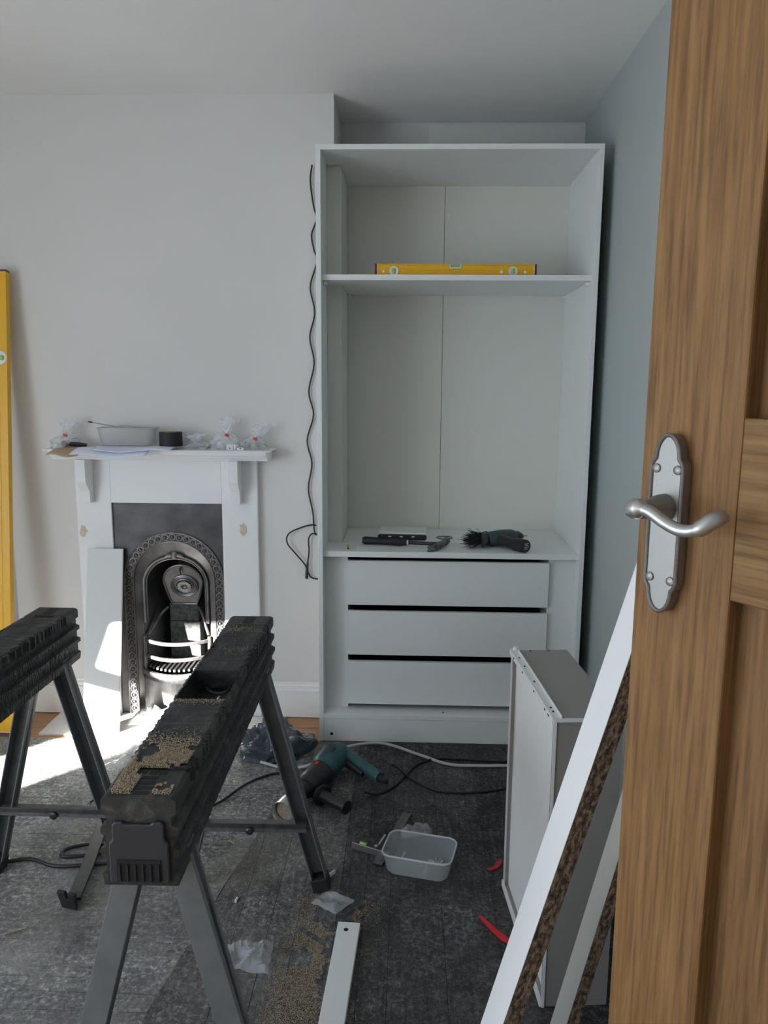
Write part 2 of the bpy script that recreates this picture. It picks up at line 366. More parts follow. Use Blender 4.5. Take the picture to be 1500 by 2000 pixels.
for zb, zt in ((.541, .717), (.338, .516), (.134, .311)):
    d = W('drawer', 'mel', (-.227, .546, 2.898, 2.916, zb, zt))
    W('drawer_box', 'dark', (-.215, .534, 2.917, 3.32, zb+.012, zb+.03), (-.215, -.203, 2.917, 3.32, zb+.03, zt-.03), (.522, .534, 2.917, 3.32, zb+.03, zt-.03), (-.203, .522, 3.308, 3.32, zb+.03, zt-.03), parent=d, bevel=0)
for (px, py, pz) in ((-.309, 2.90, 1.752), (-.253, 3.33, 1.752), (.639, 2.90, 1.752), (.639, 3.33, 1.752)):
    MB().box(px-.007, px+.007, py-.007-Y0, py+.007-Y0, pz-.008, pz+.005).build('shelf_pin', 'white_pl', wd, bevel=.002)

# ------------------------------------------------------------------ fireplace surround
fs = thing('fireplace_surround', 'white painted fireplace surround with mantel shelf and two scrolled corbels', 'mantelpiece', (-.972, 3.06, 0))
ox, oy = -.972, 3.06
def S(name, mb, m='surround', **k):
    mb.v = [(p[0]-ox, p[1]-oy, p[2]) for p in mb.v]; return mb.build(name, m, fs, **k)
S('jamb', MB().box(-1.34, -1.197, 3.045, 3.0735, .0065, 1.09), bevel=.002)
S('jamb', MB().box(-.747, -.602, 3.045, 3.0735, .0065, 1.09), bevel=.002)
S('frieze', MB().box(-1.197, -.747, 3.045, 3.0735, .909, 1.09), bevel=.001)
prof = [(3.0735, 1.090), (2.975, 1.090), (2.972, 1.098), (2.958, 1.101), (2.956, 1.107), (2.945, 1.110), (2.938, 1.114), (2.937, 1.127), (3.0735, 1.127)]
S('mantel_shelf', MB().prism(prof, -1.395, -.545, 'x'), bevel=.001)
S('shelf_moulding', MB().box(-1.412, -.528, 2.928, 3.0735, 1.1275, 1.133), bevel=.002)
corb = [(3.0445, 1.0895), (2.968, 1.0895), (2.968, 1.012)]
for i in range(9):
    a = i/8; corb.append((2.968+.034*(0.5-0.5*math.cos(math.pi*a)), 1.005-.052*a))
corb += [(3.004, .925), (3.004, .912), (3.0445, .912)]
for xa in (-1.302, -.701):
    S('corbel', MB().prism(corb, xa, xa+.038, 'x'), bevel=.0015)
def blob(cx, cz, r, seed):
    n = 16; pts = [(cx+r*(.7+.5*mnoise.noise(Vector((i*.9, seed, 0))))*math.cos(i*2*math.pi/n)*.7, cz+r*(.8+.5*mnoise.noise(Vector((i*.9, seed, 3))))*math.sin(i*2*math.pi/n)) for i in range(n)]
    return MB().prism(pts, 3.0435, 3.0452, 'y')
S('filler_patch', blob(-1.318, .79, .03, 1.3), 'filler'); S('filler_patch', blob(-.662, .805, .03, 4.1), 'filler')

# ------------------------------------------------------------------ cast iron insert
ci = thing('cast_iron_fireplace', 'black cast iron arched fireplace insert with rosette border and barred grate', 'fireplace', (-.972, 3.05, 0))
def I(name, mb, m='iron', parent=ci, **k):
    mb.v = [(p[0]-ox, p[1]-3.05, p[2]) for p in mb.v]; return mb.build(name, m, parent, **k)
AX = -.955
def arch(rx, rz, zc, zb, y, n=24, legs=10):
    pts = [(AX-rx, y, zb+(zc-zb)*i/legs) for i in range(legs)]
    pts += [(AX-rx*math.cos(math.pi*i/n), y, zc+rz*math.sin(math.pi*i/n)) for i in range(n+1)]
    pts += [(AX+rx, y, zc-(zc-zb)*(i+1)/legs) for i in range(legs)]
    return pts
def rect_like(A, xl, xr, zt, y):      # outer rectangle points matched to the arch points
    out = []
    for p in A:
        dx = p[0]-AX; 
        if p[2] <= .58: out.append((xl if dx < 0 else xr, y, p[2]))
        else:
            a = math.atan2(p[2]-.58, dx); tx = (xr-AX if dx > 0 else AX-xl)/max(abs(math.cos(a)), 1e-6); tz = (zt-.58)/max(math.sin(a), 1e-6)
            t = min(tx, tz); out.append((AX+t*math.cos(a), y, .58+t*math.sin(a)))
    return out
A1 = arch(.206, .206, .582, .007, 3.058); B1 = rect_like(A1, -1.196, -.748, .908, 3.058)
i1 = B1.index(min(B1, key=lambda p: (p[0]+1.196)**2+(p[2]-.908)**2)); B1[i1] = (-1.196, 3.058, .908)
i2 = B1.index(min(B1, key=lambda p: (p[0]+.748)**2+(p[2]-.908)**2)); B1[i2] = (-.748, 3.058, .908)
I('face_plate', MB().bridge(A1, B1), solid=.006)
A0 = arch(.206, .206, .582, .007, 3.052); A2 = arch(.168, .168, .582, .007, 3.052)
I('ornament_band', MB().bridge(A0, A2).bridge(A0, A1).bridge(A2, arch(.166, .166, .582, .007, 3.06)), 'iron')
I('band_bead', MB().tube(arch(.205, .205, .582, .007, 3.051), .0035, 6).tube(arch(.169, .169, .582, .007, 3.051), .003, 6), 'iron_pol', smooth=50)
# rosettes along the band, one object each
rm = MB()
n = 10; ring = [(.0128*math.cos(2*math.pi*j/n), 0, .0128*math.sin(2*math.pi*j/n)) for j in range(n)]
rm.tube(ring, .0032, 5, closed=True)
rm.lathe([(.0058, 0), (.0048, .005), (.001, .0075)], 8, frame((0, 0, 0), (0, -1, 0)))
def rosette_at(px, pz, src=[None]):
    if src[0] is None: src[0] = rm.build('rosette', 'iron_pol', ci, smooth=60); o = src[0]
    else:
        o = src[0].copy(); C.objects.link(o)
    o.location = (px-ox, 3.0512-3.05, pz)
rr = .187
L_leg = .582-.03; nl = 19
for s in (-1, 1):
    for i in range(nl): rosette_at(AX+s*rr, .03+L_leg*i/nl)
na = 20
for i in range(na+1):
    a = math.pi*i/na; rosette_at(AX-rr*math.cos(a), .582+rr*math.sin(a))
# polished cove between band and opening
A3 = arch(.166, .166, .582, .007, 3.058); A4 = arch(.140, .125, .566, .007, 3.075)
I('cove', MB().bridge(A3, A4), 'iron_pol', smooth=40)
A5 = arch(.133, .118, .566, .40, 3.070)
I('inner_moulding', MB().tube(A5, .0055, 7).tube(arch(.124, .108, .566, .40, 3.076), .004, 6), 'iron_pol', smooth=50)
kb = MB()
kb.lathe([(.016, 0), (.016, .006), (.010, .010), (.003, .012)], 12, frame((AX, 3.072, .690), (0, -1, 0)))
for s in (-1, 1): kb.tube([(AX+s*.012, 3.066, .692), (AX+s*.03, 3.066, .688), (AX+s*.048, 3.068, .672)], [.008, .006, .002], 6)
I('keystone', kb, 'iron_pol', smooth=50)
# firebox shell: from the arched opening back to a narrower throat
D1 = arch(.140, .125, .566, .10, 3.078); D2 = [(AX+.015+(p[0]-AX)*.62, 3.25, .10+(p[2]-.10)*.92) for p in D1]
I('firebox_shell', MB().bridge(D1, D2), 'iron', smooth=40)
I('fire_back', MB().add(D2, [tuple(range(len(D2)))]), 'brick_soot')
# hood: teardrop plate leaning forward at the top
hood = []
for i in range(21):
    a = math.pi*i/20; hood.append((AX+.015-.082*math.cos(a), .565+.082*math.sin(a)))
hood += [(AX+.080, .50), (AX+.062, .46), (AX-.040, .46), (AX-.052, .49)]
HX = Matrix.Translation((0, 3.155, .46)) @ Matrix.Rotation(R(16), 4, 'X') @ Matrix.Translation((0, 0, -.46))
I('hood', MB().prism(hood, 0, .012, 'y', HX), 'iron_mid', bevel=.002)
I('hood_bead', MB().tube([HX @ Vector((p[0], -.001, p[1])) for p in hood], .0045, 6, closed=True), 'iron_pol', smooth=50)
mc = HX @ Vector((AX+.020, -.002, .548)); mz = (HX.to_3x3() @ Vector((0, -1, 0)))
md = MB()
for rad, th in ((.056, .005), (.048, .003), (.036, .004), (.009, .007)):
    md.tube([frame(mc, mz) @ Vector((rad*math.cos(2*math.pi*j/28), rad*.86*math.sin(2*math.pi*j/28), 0)) for j in range(28)], th, 6, closed=True)
med = I('medallion', md, 'iron_pol', smooth=50)
pet = MB().prism([(.014, -.0015), (.020, -.004), (.029, -.0048), (.031, 0), (.029, .0048), (.020, .004), (.014, .0015)], 0, .007, 'z')
pm = None
for i in range(16):
    if pm is None: pm = pet.build('petal', 'iron_pol', med); o = pm
    else: o = pm.copy(); C.objects.link(o)
    X = frame(mc, mz) @ Matrix.Diagonal((1, .86, 1, 1)) @ Matrix.Rotation(2*math.pi*i/16, 4, 'Z')
    o.matrix_local = Matrix.Translation((-ox, -3.05, 0)) @ X
I('hood_hook', MB().tube([HX @ Vector((AX+.012, -.004, .635)), HX @ Vector((AX+.012, -.016, .628)), HX @ Vector((AX+.012, -.014, .612))], .004, 6), 'iron')
# firebrick between the cheeks
I('fire_brick', MB().box(AX-.062, AX+.068, 3.175, 3.24, .12, .375).box(AX-.058, AX+.064, 3.165, 3.24, .38, .458), 'brick_soot', bevel=.003)
for s in (-1, 1):
    I('cheek_rail', MB().tube(spline([(AX+s*.128, 3.085, .345), (AX+s*.112, 3.11, .37), (AX+s*.09, 3.14, .415), (AX+s*.066, 3.17, .44)], 5), .006, 7), 'iron_pol', smooth=50)
    I('cheek_plate', MB().box(AX+s*.136-.004, AX+s*.136+.004, 3.062, 3.10, .18, .34), 'iron_pol', bevel=.002)
def bow(z, h, out, half=.138, th=.006, y0=3.066, n=14):
    mb = MB(); P = []
    for i in range(n+1):
        u = -1+2*i/n; P.append((AX+half*u, y0-out*(1-u*u)))
    vs = []; 
    for (x, y) in P: vs += [(x, y-th, z-h), (x, y+th, z-h), (x, y+th, z+h), (x, y-th, z+h)]
    fs = [(4*i+j, 4*i+(j+1) % 4, 4*i+4+(j+1) % 4, 4*i+4+j) for i in range(n) for j in range(4)] + [(0, 1, 2, 3), (4*n, 4*n+1, 4*n+2, 4*n+3)]
    return mb.add(vs, fs)
I('grate_bar', bow(.328, .007, .062), 'iron_pol', bevel=.002); I('grate_bar', bow(.262, .007, .066), 'iron_pol', bevel=.002)
for i in range(13):
    u = -1+2*(i+.5)/13; I('grate_slat', MB().box(AX+.125*u-.0045, AX+.125*u+.0045, 3.066-.058*(1-u*u), 3.17, .208, .218), 'iron')
I('grate_ledge', bow(.195, .010, .082, .150, .010), 'iron_pol', bevel=.004)
I('grate_ledge', bow(.174, .010, .070, .146, .010), 'iron', bevel=.004)
I('ash_cover', bow(.085, .077, .035, .142, .004), 'iron_pol', bevel=.002)
for s in (-1, 1): I('grate_post', MB().tube([(AX+s*.136, 3.064, .17), (AX+s*.136, 3.064, .345)], .008, 8), 'iron_pol', smooth=50)

# ------------------------------------------------------------------ oak door
ang = math.atan2(.848, -.53)
E_ = Vector((.241, .8, 0)); hinge = E_-Vector((-.53, .848, 0))*.762
door = struct('door_1', MB().box(.650, .762, -.042, 0, .008, 2.02), 'oak', bevel=.0025)      # the lock stile
door.location = hinge; door.rotation_euler = (0, 0, ang)
MB().box(0, .112, -.042, 0, .008, 2.02).build('stile', 'oak', door, bevel=.0025)
for za, zb in ((1.193, 1.362), (.008, .21), (1.90, 2.02)):
    MB().box(.112, .650, -.042, -.0006, za, zb).build('rail', 'oak_h', door, bevel=.0015)
for za, zb in ((.21, 1.193), (1.362, 1.90)):
    MB().box(.112, .650, -.034, -.020, za, zb).build('panel', 'oak_p', door)
# lever handle on a long backplate
hx, hz = .720, 1.272
pw, ph = .0195, .0895; pc = 1.255
side = [(pw, .058), (pw-.002, .063), (pw-.005, .066)] + [((pw-.005)*math.cos(R(a)), .066+.0235*math.sin(R(a))) for a in (18, 36, 54, 72)] + [(0, ph)]
half = side + [(-x, z) for x, z in side[-2::-1]]
outl = [(x, z) for x, z in half] + [(x, -z) for x, z in half[::-1]]
hd = MB().prism([(hx+x, pc+z) for x, z in outl], .0, .012, 'y').build('door_handle', 'nickel', door, bevel=.0015)
MB().tube([(hx+x*.95, .0122, pc+z*.985) for x, z in outl], .0022, 6, closed=True).build('plate_rim', 'nickel', hd, smooth=60)
for sx in (-1, 1):
    for sz in (-1, 1):
        MB().lathe([(.0048, 0), (.0045, .0015), (.002, .0028)], 12, frame((hx+sx*.0125, .012, pc+sz*.055), (0, 1, 0))).build('screw', 'nickel', hd, smooth=50)
MB().lathe([(.014, 0), (.013, .012), (.0095, .022), (.0085, .040)], 16, frame((hx, .011, hz), (0, 1, 0))).build('handle_boss', 'nickel', hd, smooth=60)
lev = spline([(hx+.010, .046, hz-.002), (hx+.002, .050, hz+.002), (hx-.014, .050, hz+.001), (hx-.032, .049, hz-.007), (hx-.050, .048, hz-.0115), (hx-.066, .046, hz-.008), (hx-.074, .040, hz+.000), (hx-.076, .031, hz+.003), (hx-.070, .024, hz+.002)], 5)
nlv = len(lev)
lr = [(.0098 if i < 8 else .0060 if i < nlv*.6 else .0075)*(0.55 if i in (0, nlv-1) else 0.9 if i in (1, nlv-2) else 1) for i in range(nlv)]
MB().tube(lev, lr, 10).build('lever', 'nickel_lt', hd, smooth=70)
# jamb that carries the door
struct('trim_2', MB().box(.655, XR, .02, .125, -.004, 2.06), 'gloss', bevel=.002)

# ------------------------------------------------------------------ sawhorses
SH = .935
def sawhorse(label):
    t = thing('sawhorse', label, 'sawhorse', group='black folding sawhorses')
    rnd = random.Random(3)
    hl = SH/2; n = 210; zt = .762
    ribs = [(.0575, zt-.004), (.0575, zt-.026), (.050, zt-.030), (.050, zt-.046), (.060, zt-.050), (.060, zt-.060), (.052, zt-.064), (.052, zt-.082), (.061, zt-.086), (.061, zt-.096), (.053, zt-.100), (.053, zt-.122), (.060, zt-.126), (.058, zt-.146)]
    prof = [(.050, zt)] + ribs + [(-x, z) for x, z in ribs[::-1]] + [(-.050, zt)]
    k = len(prof)
    def section(ya, yb, mb, xa=None, xb=None, zm=0):
        m_ = max(2, int(n*(yb-ya)/SH)); vs = []
        for i in range(m_+1):
            y = ya+(yb-ya)*i/m_
            inner = .09 < y+hl < SH-.07
            cut = rnd.choice([.002, .004, .007]) if rnd.random() < .10 and inner else 0; across = rnd.random() < .45
            ch = [rnd.choice([0, 0, 0, .001, .002, .004, .008, .012]) if inner else 0 for _ in (0, 1)]
            for j, (x, z) in enumerate(prof):
                s = 0 if x > 0 else 1
                jx, jz = x, z
                if j in (0, k-1): jz -= ch[s]*.35+(cut*.7 if across else 0); jx -= math.copysign(ch[s]*1.1, x)
                if j in (1, 2, k-2, k-3): jx -= math.copysign(ch[s]*.8, x); jz -= cut
                elif 2 < j < k-3: jx += rnd.uniform(-.0012, .0008)*(1 if ch[s] else .3)
                if xa is not None: jx = min(max(jx, xa), xb)
                vs.append((jx, y, max(jz, zm)))
        fs = [(i*k+j, i*k+(j+1) % k, (i+1)*k+(j+1) % k, (i+1)*k+j) for i in range(m_) for j in range(k)]
        fs += [tuple(range(k)), tuple(range(m_*k, (m_+1)*k))]
        mb.add(vs, fs)
    mb = MB(); g0, g1 = -hl+.378, -hl+.535
    section(-hl, g0, mb); section(g1+.2, hl, mb); section(g0, g1+.2, mb, .050, .07); section(g0, g1+.2, mb, -.07, -.050); section(g1, g1+.2, mb, -.051, .051, zt-.042)
    bmo = mb.build('beam', 'beam', t)
    MB().tube([(.03*math.cos(a), g1-.006, zt-.03-.022*math.sin(a)) for a in [math.pi*i/8 for i in range(9)]], .004, 6).build('handle_ring', 'plastic_blk', t)
    # vent slots near both ends of the top
    for e in (-1, 1):
        for i in (-1, 0, 1):
            y = e*(hl-.080); MB().box(i*.0165-.0065, i*.0165+.0065, y-.007, y+.007, zt-.002, zt+.0006).build('vent_slot', 'dark', t)
        for i in range(4):
            y = e*(hl-.062+.0155*i); MB().box(-.013, .013, y-.0048, y+.0048, zt-.002, zt+.0006).build('vent_slot', 'dark', t)
    # end caps
    for e in (-1, 1):
        y0, y1 = (e*hl-.007, e*hl) if e < 0 else (e*hl, e*hl+.007)
        cap = [(-.046, zt-.138), (-.046, zt-.072), (-.040, zt-.066), (-.040, zt-.042), (-.036, zt-.036), (-.024, zt-.036), (-.020, zt-.040), (.020, zt-.040), (.024, zt-.036), (.036, zt-.036), (.040, zt-.042), (.040, zt-.066), (.046, zt-.072), (.046, zt-.138)]
        ec = MB().prism(cap, y0, y1, 'y').build('end_cap', 'plastic_grey', t, bevel=.002)
        yy = y0-.001 if e < 0 else y1+.001
        MB().box(-.034, .034, yy-.001, yy+.001, zt-.134, zt-.098).build('grille', 'dark', ec)
        for i in range(6): MB().box(-.030+.012*i-.0018, -.030+.012*i+.0018, yy-.003, yy+.003, zt-.133, zt-.104).build('grille_bar', 'plastic_blk', ec)
    # legs: steel channel, splayed sideways
    for e in (-1, 1):
        ye = e*(hl-.085)
        for s in (-1, 1):
            top = Vector((s*.034, ye, zt-.125)); bot = Vector((s*.190, ye+e*.012, .022))
            d = (top-bot); L = d.length; X = frame(bot, d, (0, 1, 0))
            lg = MB().box(-.010, .010, -.0215, -.0195, 0, L, X).box(-.012, .012, .0195, .0215, 0, L, X).box(-.020 if e < 0 else .016, -.016 if e < 0 else .020, -.0215, .0215, 0, L, X).box(-.018, .018, -.0215, -.018, 0, L, X).box(-.018, .018, .018, .0215, 0, L, X).build('leg', 'leg', t, bevel=.001)
            MB().box(-.021, .021, -.024, .024, -.020, .020, X).build('foot', 'rubber', lg, bevel=.003)
            MB().lathe([(.005, 0), (.004, .003)], 10, frame(bot+d*.30+Vector((0, e*.0205, 0)), (0, e, 0))).build('rivet', 'dark', lg)
        zs = .195; hw = .155
        stc = MB().box(-hw, hw, ye-.012, ye+.012, zs-.002, zs+.012).box(-hw, hw, ye-.012, ye-.009, zs-.012, zs+.012)
        st = stc.build('stretcher', 'steel_dk', t, bevel=.001)
        MB().lathe([(.011, 0), (.011, .006), (.006, .009)], 12, frame((.0, ye-.012, zs-.006), (0, -1, 0))).build('hinge_knob', 'plastic_blk', st, smooth=50)
    return t
s1 = sawhorse('black sawhorse in the foreground, near end heaped with sawdust')
s2 = copy_tree(s1)
s1.location = (-.412, 1.075+SH/2, FZ); s1.rotation_euler = (0, 0, R(.8))
s2.location = (-.982, 1.125+SH/2, FZ); s2.rotation_euler = (0, 0, R(-.5))
s2['label'] = 'black sawhorse cut off by the left edge of the picture'

# ------------------------------------------------------------------ sawdust
def grains(name, pts, size, label, m='sawdust', layer=None):
    rnd = random.Random(5); mb = MB()
    for (x, y, z) in pts:
        s = size*rnd.uniform(.5, 1.4); a = rnd.uniform(0, 6.28); ca, sa = math.cos(a)*s, math.sin(a)*s
        mb.add([(x+ca, y+sa, z), (x-sa, y+ca, z), (x-ca*.8, y-sa*.8, z), (x+sa, y-ca, z), (x, y, z+s*.9)], [(0, 1, 4), (1, 2, 4), (2, 3, 4), (3, 0, 4), (3, 2, 1, 0)])
    if layer: layer(mb)
    return tag(mb.build(name, m, recalc=False), label, 'sawdust', kind='stuff')
rnd = random.Random(11)
def fbm(x, y, s): return mnoise.fractal(Vector((x*s, y*s, 1.7)), .6, 2.0, 4)
pts = []
while len(pts) < 17000:      # drift on the floor beside the white batten
    u = rnd.gauss(0, 1); v_ = rnd.random()
    x = -.245+.075*v_+u*.055; y = 1.42+.50*v_
    q = fbm(x, y, 9)
    if q < -.05: continue
    if abs((x+.245)*.75+(y-1.765)) < .009 and x < -.19: continue
    pts.append((x, y, FZ+.0005))
for k in range(3000):
    pts.append((rnd.gauss(-.50, .07), rnd.gauss(2.02, .08), FZ+.0005))
for k in range(2600):
    pts.append((rnd.gauss(-1.0, .16), rnd.gauss(1.78, .08), FZ+.0005))
for k in range(9000):
    x = rnd.uniform(-1.25, .55); y = rnd.uniform(1.25, 2.75)
    if fbm(x, y, 2.5) > -.2+.9*rnd.random(): pts.append((x, y, FZ+.0003))
grains('floor_sawdust', pts, .0009, 'pale sawdust scattered over the dark floor sheet beside the white batten')
pts = []
def heap_h(x, y): return .0085*max(0, 1-((x+.40)/.05)**2)*max(0, 1-((y-1.27)/.13)**2)
zt1 = .762+FZ
while len(pts) < 9000:
    y = rnd.gauss(1.165, .05); x = -.405+rnd.uniform(-.05, .045)
    if not 1.085 < y < 1.33: continue
    lx, ly = x+.405, y-1.075
    if fbm(x, y, 16) < -.05-.3*(1.29-y): continue
    if abs(lx) < .027 and .068 < ly < .092: continue
    if abs(lx) < .016 and ly < .09: continue
    pts.append((x, y, zt1+.0006+rnd.random()*.006*max(0, 1-abs(y-1.18)/.12)))
for k in range(220): pts.append((rnd.gauss(-.42, .022), rnd.gauss(1.90, .02), zt1+.0004))
for k in range(120): pts.append((rnd.gauss(-.40, .02), rnd.gauss(1.74, .03), zt1+.0004))
for k in range(250): pts.append((rnd.uniform(-.46, -.36), 1.075+.375-abs(rnd.gauss(0, .012)), zt1+.0004))
grains('beam_sawdust', pts, .0011, 'loose pale sawdust lying on top of the foreground sawhorse')

# ------------------------------------------------------------------ leaning boards
def plank(label, base, top, wide, thick, phi, name='offcut_board', face='mel'):
    b = Vector(base); d = Vector(top)-b; L = d.length; dz = d.normalized()
    e1 = Vector((0, -1, 0)).cross(dz); e1 = e1 if e1.x < 0 else -e1     # leftwards, square to the board
    e2 = Vector((0, -1, 0)); e2 = (e2-dz*e2.dot(dz)).normalized()
    wn = e1*math.cos(phi)+e2*math.sin(phi); bn = e2*math.cos(phi)-e1*math.sin(phi)
    # local x = thickness (white faces), local y = width
    t = thing(name, label, 'board', base)
    X = Matrix(((wn.x, bn.x, dz.x, 0), (wn.y, bn.y, dz.y, 0), (wn.z, bn.z, dz.z, 0), (0, 0, 0, 1)))
    core = MB().box(-thick+.001, -.001, -wide+.0, .0, .0, L).build('core', 'chip', t); core.matrix_local = X
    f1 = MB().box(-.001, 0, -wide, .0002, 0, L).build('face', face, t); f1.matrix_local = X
    return t
def lean(p, q, z0):      # extend the line p-q to height z0
    p, q = Vector(p), Vector(q); t = (z0-p.z)/(q.z-p.z); return p+(q-p)*t
p, q = (.172, 1.15, .325), (.347, 1.152, .979)
plank('long white melamine offcut with raw chipboard edge, leaning in front of the drawer box', lean(p, q, .009), lean(p, q, 2.28), .068, .032, R(11))
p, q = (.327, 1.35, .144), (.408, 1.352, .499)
plank('shorter offcut with shade-darkened face colour and chipboard edge, leaning behind the long white one', lean(p, q, .009), lean(p, q, 1.76), .070, .0255, R(2), face='mel_shade')

# white board against the fireplace
wb = thing('white_board', 'white board leaning against the fireplace, left of the grate', 'board', (-1.21, 2.85, .006))
q0, q1 = Vector((-1.21, 2.852, .007)), Vector((-1.221, 3.020, .722))
dz = (q1-q0).normalized(); dx = Vector((1, .26, 0)); dx = (dx-dz*dx.dot(dz)).normalized(); dn = dz.cross(dx)
X = Matrix(((dx.x, dn.x, dz.x, 0), (dx.y, dn.y, dz.y, 0), (dx.z, dn.z, dz.z, .003), (0, 0, 0, 1)))
L = (q1-q0).length
b = MB().box(-.068, .068, 0, .016, 0, L).build('board_face', 'mel', wb, bevel=.001); b.matrix_local = X
b = MB().box(.0682, .0705, .0005, .0155, 0, L).build('raw_edge', 'cork', wb); b.matrix_local = X

# batten with a hole lying on the floor
bt = thing('white_batten', 'narrow white batten with a countersunk hole, flat on the floor', 'board', (-.137, 1.785, FZ))
MB().box(-.0285, .0285, -.75, 0, 0, .018).build('strip', 'mel', bt, bevel=.001).rotation_euler = (0, 0, R(-2.6))
MB().lathe([(.006, .018), (.006, .0184)], 16, Matrix.Translation((-.006, -.028, 0))).build('screw_hole', 'dark', bt)

# ------------------------------------------------------------------ drawer box standing on end
db = thing('drawer_box', 'grey and white drawer box standing on its end beside the right wall', 'drawer', (.3155, 1.548, FZ), (0, 0, R(4.6)))
hb, dp, th = .690, .43, .152
MB().box(.002, th-.002, 0, .014, .014, hb-.014).build('drawer_back', 'melgrey', db, bevel=.001)
MB().box(.002, th-.002, dp-.014, dp, .014, hb-.014).build('drawer_front', 'melgrey', db, bevel=.001)
MB().box(.002, th-.002, 0, dp, hb-.014, hb).build('drawer_side', 'melgrey', db, bevel=.001)
MB().box(.002, th-.002, 0, dp, 0, .014).build('drawer_side', 'melgrey', db, bevel=.001)
MB().box(.012, .016, .014, dp-.014, .014, hb-.014).build('drawer_bottom', 'mel', db)
MB().box(0, .0019, dp-.018, dp, 0, hb).box(0, .0019, 0, dp-.018, 0, .016).build('bottom_rim', 'rim', db)
MB().box(0, .006, -.003, -.0002, 0, hb).box(.006, th, -.003, -.0002, hb-.006, hb+.002).build('edge_strip', 'white_pl', db)
for zz, nm in ((hb, 1), (0, -1)):
    mb = MB()
    if nm > 0: mb.box(-.003, .000, .0, dp+.004, hb-.012, hb+.003).box(.000, .017, .0, dp+.004, hb+.0005, hb+.0025).box(.015, .017, .0, dp+.004, hb+.0025, hb+.008)
    else: mb.box(-.004, .000, .0, dp, .0, .018)
    rn = mb.build('runner', 'white_pl', db)
    if nm > 0:
        MB().lathe([(.0075, 0), (.0075, .008), (.004, .008)], 14, Matrix.Translation((.010, dp-.008, hb+.0035))).build('runner_wheel', 'white_pl', rn, smooth=50)
        for yy in (.03, .05, .20, .30, .36): MB().box(.005, .009, yy, yy+.008, hb+.0025, hb+.003).build('slot', 'dark', rn)
        for yy in (.03, .06, .16, .28, .38): MB().box(-.0036, -.0028, yy, yy+.010, hb-.008, hb-.004).build('slot', 'dark', rn)
for xx in (.05, .10): MB().lathe([(.003, 0), (.003, .001)], 8, Matrix.Translation((xx, dp-.007, hb))).build('screw_hole', 'dark', db)

# ------------------------------------------------------------------ spirit levels
def level(name, label, L, hgt, th, loc, M3, vials, mid):
    # local x along the level, z its height, y its thickness (front = -y)
    t = thing(name, label, 'spirit level', loc); t.matrix_world = M3
    sec = [(-th/2, 0), (th/2, 0), (th/2, hgt), (-th/2, hgt), (-th/2, hgt*.93), (-th/2+.003, hgt*.90), (-th/2+.003, hgt*.58), (-th/2+.0015, hgt*.56), (-th/2+.0015, hgt*.48), (-th/2+.003, hgt*.46), (-th/2+.003, hgt*.10), (-th/2, hgt*.07)]
    if mid:
        MB().prism(sec, -L/2, -.024, 'x').prism(sec, .024, L/2, 'x').prism([(y, min(z, hgt*.62)) for y, z in sec], -.024, .024, 'x').build('profile', 'yellow', t)
        vm = MB().box(-.021, .021, -th/2+.001, th/2-.001, hgt*.625, hgt*.74).box(-.021, -.018, -th/2+.001, th/2-.001, hgt*.74, hgt).box(.018, .021, -th/2+.001, th/2-.001, hgt*.74, hgt).build('vial_window', 'white_pl', t)
        MB().tube([(-.017, 0, hgt*.82), (.017, 0, hgt*.82)], hgt*.09, 8).build('vial', 'vial', vm, smooth=50)
    else: MB().prism(sec, -L/2, L/2, 'x').build('profile', 'yellow', t)
    for e in (-1, 1):
        MB().box(e*(L/2+.004)-.0035, e*(L/2+.004)+.0035, -th/2-.001, th/2+.001, -.0, hgt+.001).build('end_cap', 'red_cap', t, bevel=.0015)
        MB().box(e*(L/2-.001)-.001, e*(L/2-.001)+.001, -th/2-.0005, th/2, .001, hgt).build('cap_seal', 'white_pl', t)
    for vx in vials:
        o = MB().lathe([(hgt*.40, 0), (hgt*.40, .003), (hgt*.30, .003), (hgt*.30, .001)], 20, frame((vx, -th/2+.002, hgt*.42), (0, -1, 0))).build('vial_bezel', 'white_pl', t, smooth=40)
        MB().tube([(vx, -th/2+.001, hgt*.22), (vx, -th/2+.001, hgt*.64)], hgt*.14, 8).build('vial', 'vial', o, smooth=50)
    return t
Mx = Matrix.Translation((.164, 2.925, 1.778)) @ Matrix.Rotation(R(.3), 4, 'Z')
lv = level('spirit_level', 'short yellow spirit level lying along the wardrobe shelf', .572, .0425, .022, (0, 0, 0), Mx, (-.224, .208), True)
for px, rr_ in ((-.262, .005), (.166, .006), (.252, .005)):
    MB().lathe([(rr_, 0), (rr_, .001), (rr_*.5, .0015)], 12, frame((px, -.0085, .016), (0, -1, 0))).build('stud', 'white_pl', lv)
# long level standing at the left
zax = Vector((0, .205, 1.80)).normalized(); xax = zax      # local x -> up
nrm = Vector((0, -1, 0)); nrm = (nrm-zax*nrm.dot(zax)).normalized()
yax = -nrm; zl = xax.cross(yax)
Mx = Matrix(((xax.x, yax.x, zl.x, 0), (xax.y, yax.y, zl.y, 0), (xax.z, yax.z, zl.z, 0), (0, 0, 0, 1)))
zsign = -1 if zl.x < 0 else 1
bx = -1.548 if zsign < 0 else -1.613
Mx.translation = Vector((bx, 2.826, .012)) + zax*.905
level('spirit_level', 'long yellow spirit level standing upright against the chimney breast', 1.795, .066, .028, (0, 0, 0), Mx, (.57, -.6), False)

